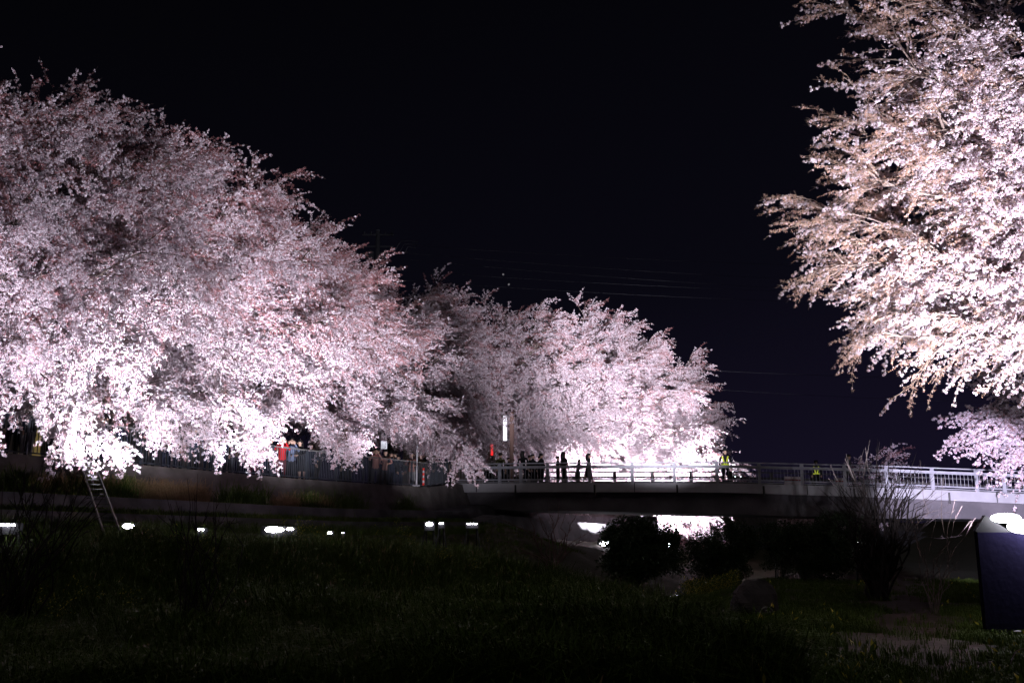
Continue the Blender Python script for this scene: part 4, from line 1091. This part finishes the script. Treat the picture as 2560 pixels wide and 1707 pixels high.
# ------------------------------------------------------------------ evergreen bush and ground plants
def leaf_proto(name, seed, n, r_, lw, ll, m, flowers=0, up=.2):
    r = np.random.default_rng(seed); mb = MB()
    for i in range(n):
        d = r.normal(0, 1, 3); d /= np.linalg.norm(d); p = d*r_*r.uniform(.2, 1)**.5
        a = d+r.normal(0, .5, 3)+np.array([0, 0, up]); a /= np.linalg.norm(a); b = np.cross(a, r.normal(0, 1, 3)); b /= np.linalg.norm(b)
        L_ = ll*r.uniform(.6, 1.2); w_ = lw*r.uniform(.6, 1.1)
        mb.add([p, p+a*L_*.5+b*w_/2, p+a*L_, p+a*L_*.5-b*w_/2], [(0, 1, 2), (0, 2, 3)], 1 if i < flowers else 0)
    return bpy.data.objects.new(name, mb.mesh(name, [m, M_YELLOW]))
LEAVES = [leaf_proto('leaf_cluster', 60+i, 60, .22, .05, .11, M_LEAF) for i in range(3)]
G_LEAF = scatter_group('leaf_scatter', LEAVES)
def leafy_bush(base, blobs, label, seed, dens=26, name='evergreen_bush', group=G_LEAF, nv=3):
    r = np.random.default_rng(seed); base = np.array(base, float)
    root = empty(name, tuple(base), label=label, cat='bush')
    P = []; st = MB()
    for (c, rad_) in blobs:
        c = np.array(c, float); n = int(dens*rad_[0]*rad_[2]*12)
        d = r.normal(0, 1, (n, 3)); d /= np.linalg.norm(d, axis=1)[:, None]
        k = r.uniform(.35, 1.0, n)**.5*(1+.18*np.sin(d[:, 0]*7+seed)*np.cos(d[:, 2]*6))
        P.append(c+d*np.array(rad_)*k[:, None])
        st.tube(curve_pts((0, 0, 0), (0, 0, 1), c-base, 6), np.linspace(.06, .015, 6), 5)
        for _ in range(6):
            e_ = c-base+r.normal(0, .6, 3)*np.array(rad_); st.tube(curve_pts((c-base)*.6, (0, 0, 1), e_, 5), np.linspace(.02, .005, 5), 3)
    P = np.concatenate(P); P = P[P[:, 2] > ground(P)-.05]
    st.obj('stems', M_BARK, root)
    scatter_obj('foliage', P-base, r.uniform(-3, 3, (len(P), 3)), r.uniform(.6, 1.3, len(P)), r.integers(0, nv, len(P)), group, root, kind='stuff')
    return root
A = lambda px, py, D: np.array(at(px, py, D))
leafy_bush(gbase(1590, 33), [(A(1565, 1345, 33), (.75, .7, .55)), (A(1600, 1400, 33), (1.0, .9, .55)), (A(1562, 1418, 33), (.6, .7, .4)), (A(1660, 1350, 33.5), (.45, .5, .28)), (A(1680, 1395, 33), (.45, .5, .40)), (A(1610, 1325, 33), (.42, .4, .35))],
           'dark leafy evergreen bush with floodlights shining through it below the bridge', 3, dens=20)
leafy_bush(gbase(1780, 43), [(A(1760, 1370, 43), (.8, .8, .45)), (A(1830, 1355, 43.5), (1.1, .8, .8)), (A(1800, 1410, 43.5), (1.3, .9, .7))], 'low dark bush on the far bank below the guard', 4, dens=14)
leafy_bush(gbase(2010, 44), [(A(2010, 1345, 44), (1.6, 1.0, .55)), (A(1930, 1340, 45), (1.2, 1.0, .5)), (A(2100, 1330, 44), (1.4, 1.0, .8)), (A(2030, 1390, 44), (2.2, 1.0, .8))], 'dark bush on the far bank below the right half of the bridge', 5, dens=12)

# grass
def tuft(name, seed, n, h, lean_, m, w=.006, tip=0):
    r = np.random.default_rng(seed); mb = MB()
    for i in range(n):
        a = r.uniform(0, 2*math.pi); p = np.array([r.normal(0, .09), r.normal(0, .09), -.02]); L_ = h*r.uniform(.5, 1.1)
        d = np.array([math.cos(a), math.sin(a), 0]); s = np.array([-math.sin(a), math.cos(a), 0])*w*r.uniform(.7, 1.3)
        k = lean_*r.uniform(.3, 1.3)
        q = [p, p+d*k*L_*.15+np.array([0, 0, L_*.45]), p+d*k*L_*.5+np.array([0, 0, L_*.82]), p+d*k*L_+np.array([0, 0, L_*(1-.25*k)])]
        mb.add([q[0]-s, q[0]+s, q[1]-s, q[1]+s, q[2]-s*.7, q[2]+s*.7, q[3]], [(0, 1, 3, 2), (2, 3, 5, 4), (4, 5, 6)], 0)
        if r.uniform() < tip:
            e_ = q[3]; mb.tube([e_-[0, 0, .05], e_, e_+d*.02+[0, 0, .06]], [.004, .009, .002], 4, 1)
    return bpy.data.objects.new(name, mb.mesh(name, [m, M_GRASS_DRY]))
TUFTS = [tuft('grass_tuft', 70+i, 26, .60, .8, M_GRASS, .0045, tip=.01) for i in range(4)] + [tuft('short_tuft', 80+i, 18, .14, .6, M_GRASS, .004) for i in range(2)] \
      + [tuft('dry_tuft', 90+i, 26, .55, .6, M_GRASS_DRY, .004) for i in range(2)] + [leaf_proto('flower_stalk', 95, 46, .24, .03, .08, M_GRASS, 12, .6)]
G_TUFT = scatter_group('grass_scatter', TUFTS)
r = np.random.default_rng(21)
def cand(n, y0, y1, pw=1.6):
    u = r.uniform(size=n); y = (y0**(1-pw)+(y1**(1-pw)-y0**(1-pw))*u)**(1/(1-pw)); x = y*r.uniform(-.60, .62, n); return np.stack([x, y], 1)
P = cand(66000, 8.0, 48)
s_ = seg_dist(P, BANK); rv = np.abs(seg_dist(P, RIVER)); xr = 12.5+.27*P[:, 1]
nz = np.sin(P[:, 0]*.8+1)*np.cos(P[:, 1]*.6)+.6*np.sin(P[:, 0]*2.1+P[:, 1]*1.7)
path = np.abs(P[:, 0]-.36*P[:, 1]-.6)
tall = (P[:, 0] < .06*P[:, 1]+1.2+.8*nz) & (P[:, 1] < 37)
ok = (s_ > 3.2) & ~((rv < 3.6) & (P[:, 1] > 33)) & (P[:, 0] < xr+12) & ~((path < 1.0+.6*nz) & ~tall & (r.uniform(size=len(P)) < .96))
P = P[ok]; tall = tall[ok]; nz = nz[ok]; s_ = s_[ok]
Z = ground(P)
V = np.where(tall, r.integers(0, 4, len(P)), r.integers(4, 6, len(P)))
S = np.where(tall, r.uniform(.7, 1.3, len(P))*(1+.2*nz)*np.clip(1-(10-s_)*.10, .35, 1), r.uniform(.7, 1.7, len(P)))
V[r.uniform(size=len(P)) < .006] = 8
R = np.stack([r.normal(0, .12, len(P)), r.normal(0, .12, len(P)), r.uniform(0, 6.3, len(P))], 1)
m = tall
scatter_obj('tall_grass', np.column_stack([P, Z])[m], R[m], S[m], V[m], G_TUFT, kind='stuff')
scatter_obj('short_grass', np.column_stack([P, Z])[~m], R[~m], S[~m], V[~m], G_TUFT, kind='stuff')
# plants on the terrace ledges
def ledge(off0, off1, n, t0, t1, seed, var, sc, name, dz, keep=None):
    r = np.random.default_rng(seed); Q = []
    for _ in range(n):
        t = r.uniform(t0, t1); o_ = r.uniform(off0, off1); p, d = bank_pt(t, o_)
        if keep and math.sin(t*keep+seed)+math.sin(t*keep*2.3) < -.2: continue
        p[2] += dz-.10; Q.append(p)
    Q = np.array(Q)
    return scatter_obj(name, Q, np.stack([r.normal(0, .2, len(Q)), r.normal(0, .2, len(Q)), r.uniform(0, 6.3, len(Q))], 1), r.uniform(.6, 1.2, len(Q))*sc, np.array([var[i] for i in r.integers(0, len(var), len(Q))]), G_TUFT, kind='stuff')
ledge(.35, 1.25, 2600, 12, 48, 1, [4, 5, 5, 0], 1.2, 'upper_ledge_grass', -1.02, .5)
ledge(1.7, 2.4, 2600, 12, 48, 2, [4, 5, 5], 1.5, 'lower_ledge_grass', -1.52)
ledge(2.8, 4.5, 2200, 10, 48, 3, [0, 1, 4], .6, 'bank_foot_grass', -2.0)
ledge(.35, .9, 420, 26.5, 33, 4, [6, 7], 1.25, 'dry_bush_growth', -1.02)
ledge(.35, 1.0, 120, 36.5, 39.5, 5, [6, 7], 1.1, 'dry_weeds', -1.02)
# yellow flowering plants near the water
Q = []
for _ in range(320):
    a_ = r.uniform(0, 6.3); k = r.uniform()**.5; p = at(1775, 1400, 40); x, y = p.x+math.cos(a_)*1.15*k, p.y+math.sin(a_)*1.0*k
    Q.append((x, y, gz(x, y)+r.uniform(.05, .75)))
Q = np.array(Q); scatter_obj('flowering_weeds', Q, r.uniform(-.5, .5, (len(Q), 3)), r.uniform(.6, 1.1, len(Q)), np.full(len(Q), 8), G_TUFT, kind='stuff')
Q = []
for (px, D) in ((120, 15), (470, 21), (740, 27), (760, 26.5), (1140, 28), (280, 16), (980, 30)):
    for _ in range(10):
        p = at(px, 1400, D); x, y = p.x+r.normal(0, .35), p.y+r.normal(0, .35); Q.append((x, y, gz(x, y)+r.uniform(.4, .75)))
Q = np.array(Q); scatter_obj('rapeseed_plants', Q, r.uniform(-.5, .5, (len(Q), 3)), r.uniform(.5, .8, len(Q)), np.full(len(Q), 8), G_TUFT, kind='stuff')

# dark boulder with ring, low rocks
p = at(1890, 1492, 25); z_ = gz(p.x, p.y)
rk = empty('boulder', (p.x, p.y, z_), label='dark rounded boulder on the grass with a shiny curved hoop at its foot', cat='boulder')
rr_ = np.random.default_rng(4); mb = MB(); mb.ball((0, 0, .30), (.56, .42, .54), 13, 8, 0, .10, rr_); mb.ball((-.30, .05, .22), (.34, .34, .36), 10, 7, 0, .10, rr_); mb.obj('rock', M_ROCK, rk)
mb = MB(); a_ = np.linspace(0, math.pi, 14); mb.tube(np.stack([.17*np.cos(a_)+.12, -.50+0*a_, .20*np.sin(a_)+.02], 1), .014, 6); mb.obj('hoop', M_ALU, rk)
mb = MB(); a_ = np.linspace(0, math.pi*.6, 9); mb.tube(np.stack([.10*np.cos(a_)+.12, -.52+0*a_, .12*np.sin(a_)+.02], 1), .010, 6); mb.obj('inner_hoop', M_ALU, rk)
# bent stalk at the lower right corner
p = at(2522, 1676, 11.9); z_ = gz(p.x, p.y)
mb = MB(); mb.tube([(0, 0, 0), (.05, 0, .14), (.10, 0, .22), (.17, 0, .255), (.30, .02, .26)], [.007, .007, .006, .006, .004], 5)
o = mb.obj('bent_stalk', M_BARK_PALE, label='thin pale stalk bending over at the lower right corner', cat='stalk'); o.location = (p.x, p.y, z_)
# stones lying on the path
rr_ = np.random.default_rng(9)
for i, (x, y) in enumerate([(2440, 1600), (2402, 1606), (2480, 1676)]):
    q = at(x, y, 12.6+i*.2); mb = MB(); mb.ball((0, 0, .01), (.05, .04, .025), 8, 5, 0, .1, rr_)
    o = mb.obj('stone', M_CONC, label=['small pale stone on the earth path left of the black box', 'leftmost small stone on the earth path', 'small pale stone beside the bent stalk'][i], cat='stone'); o.location = (q.x, q.y, gz(q.x, q.y))
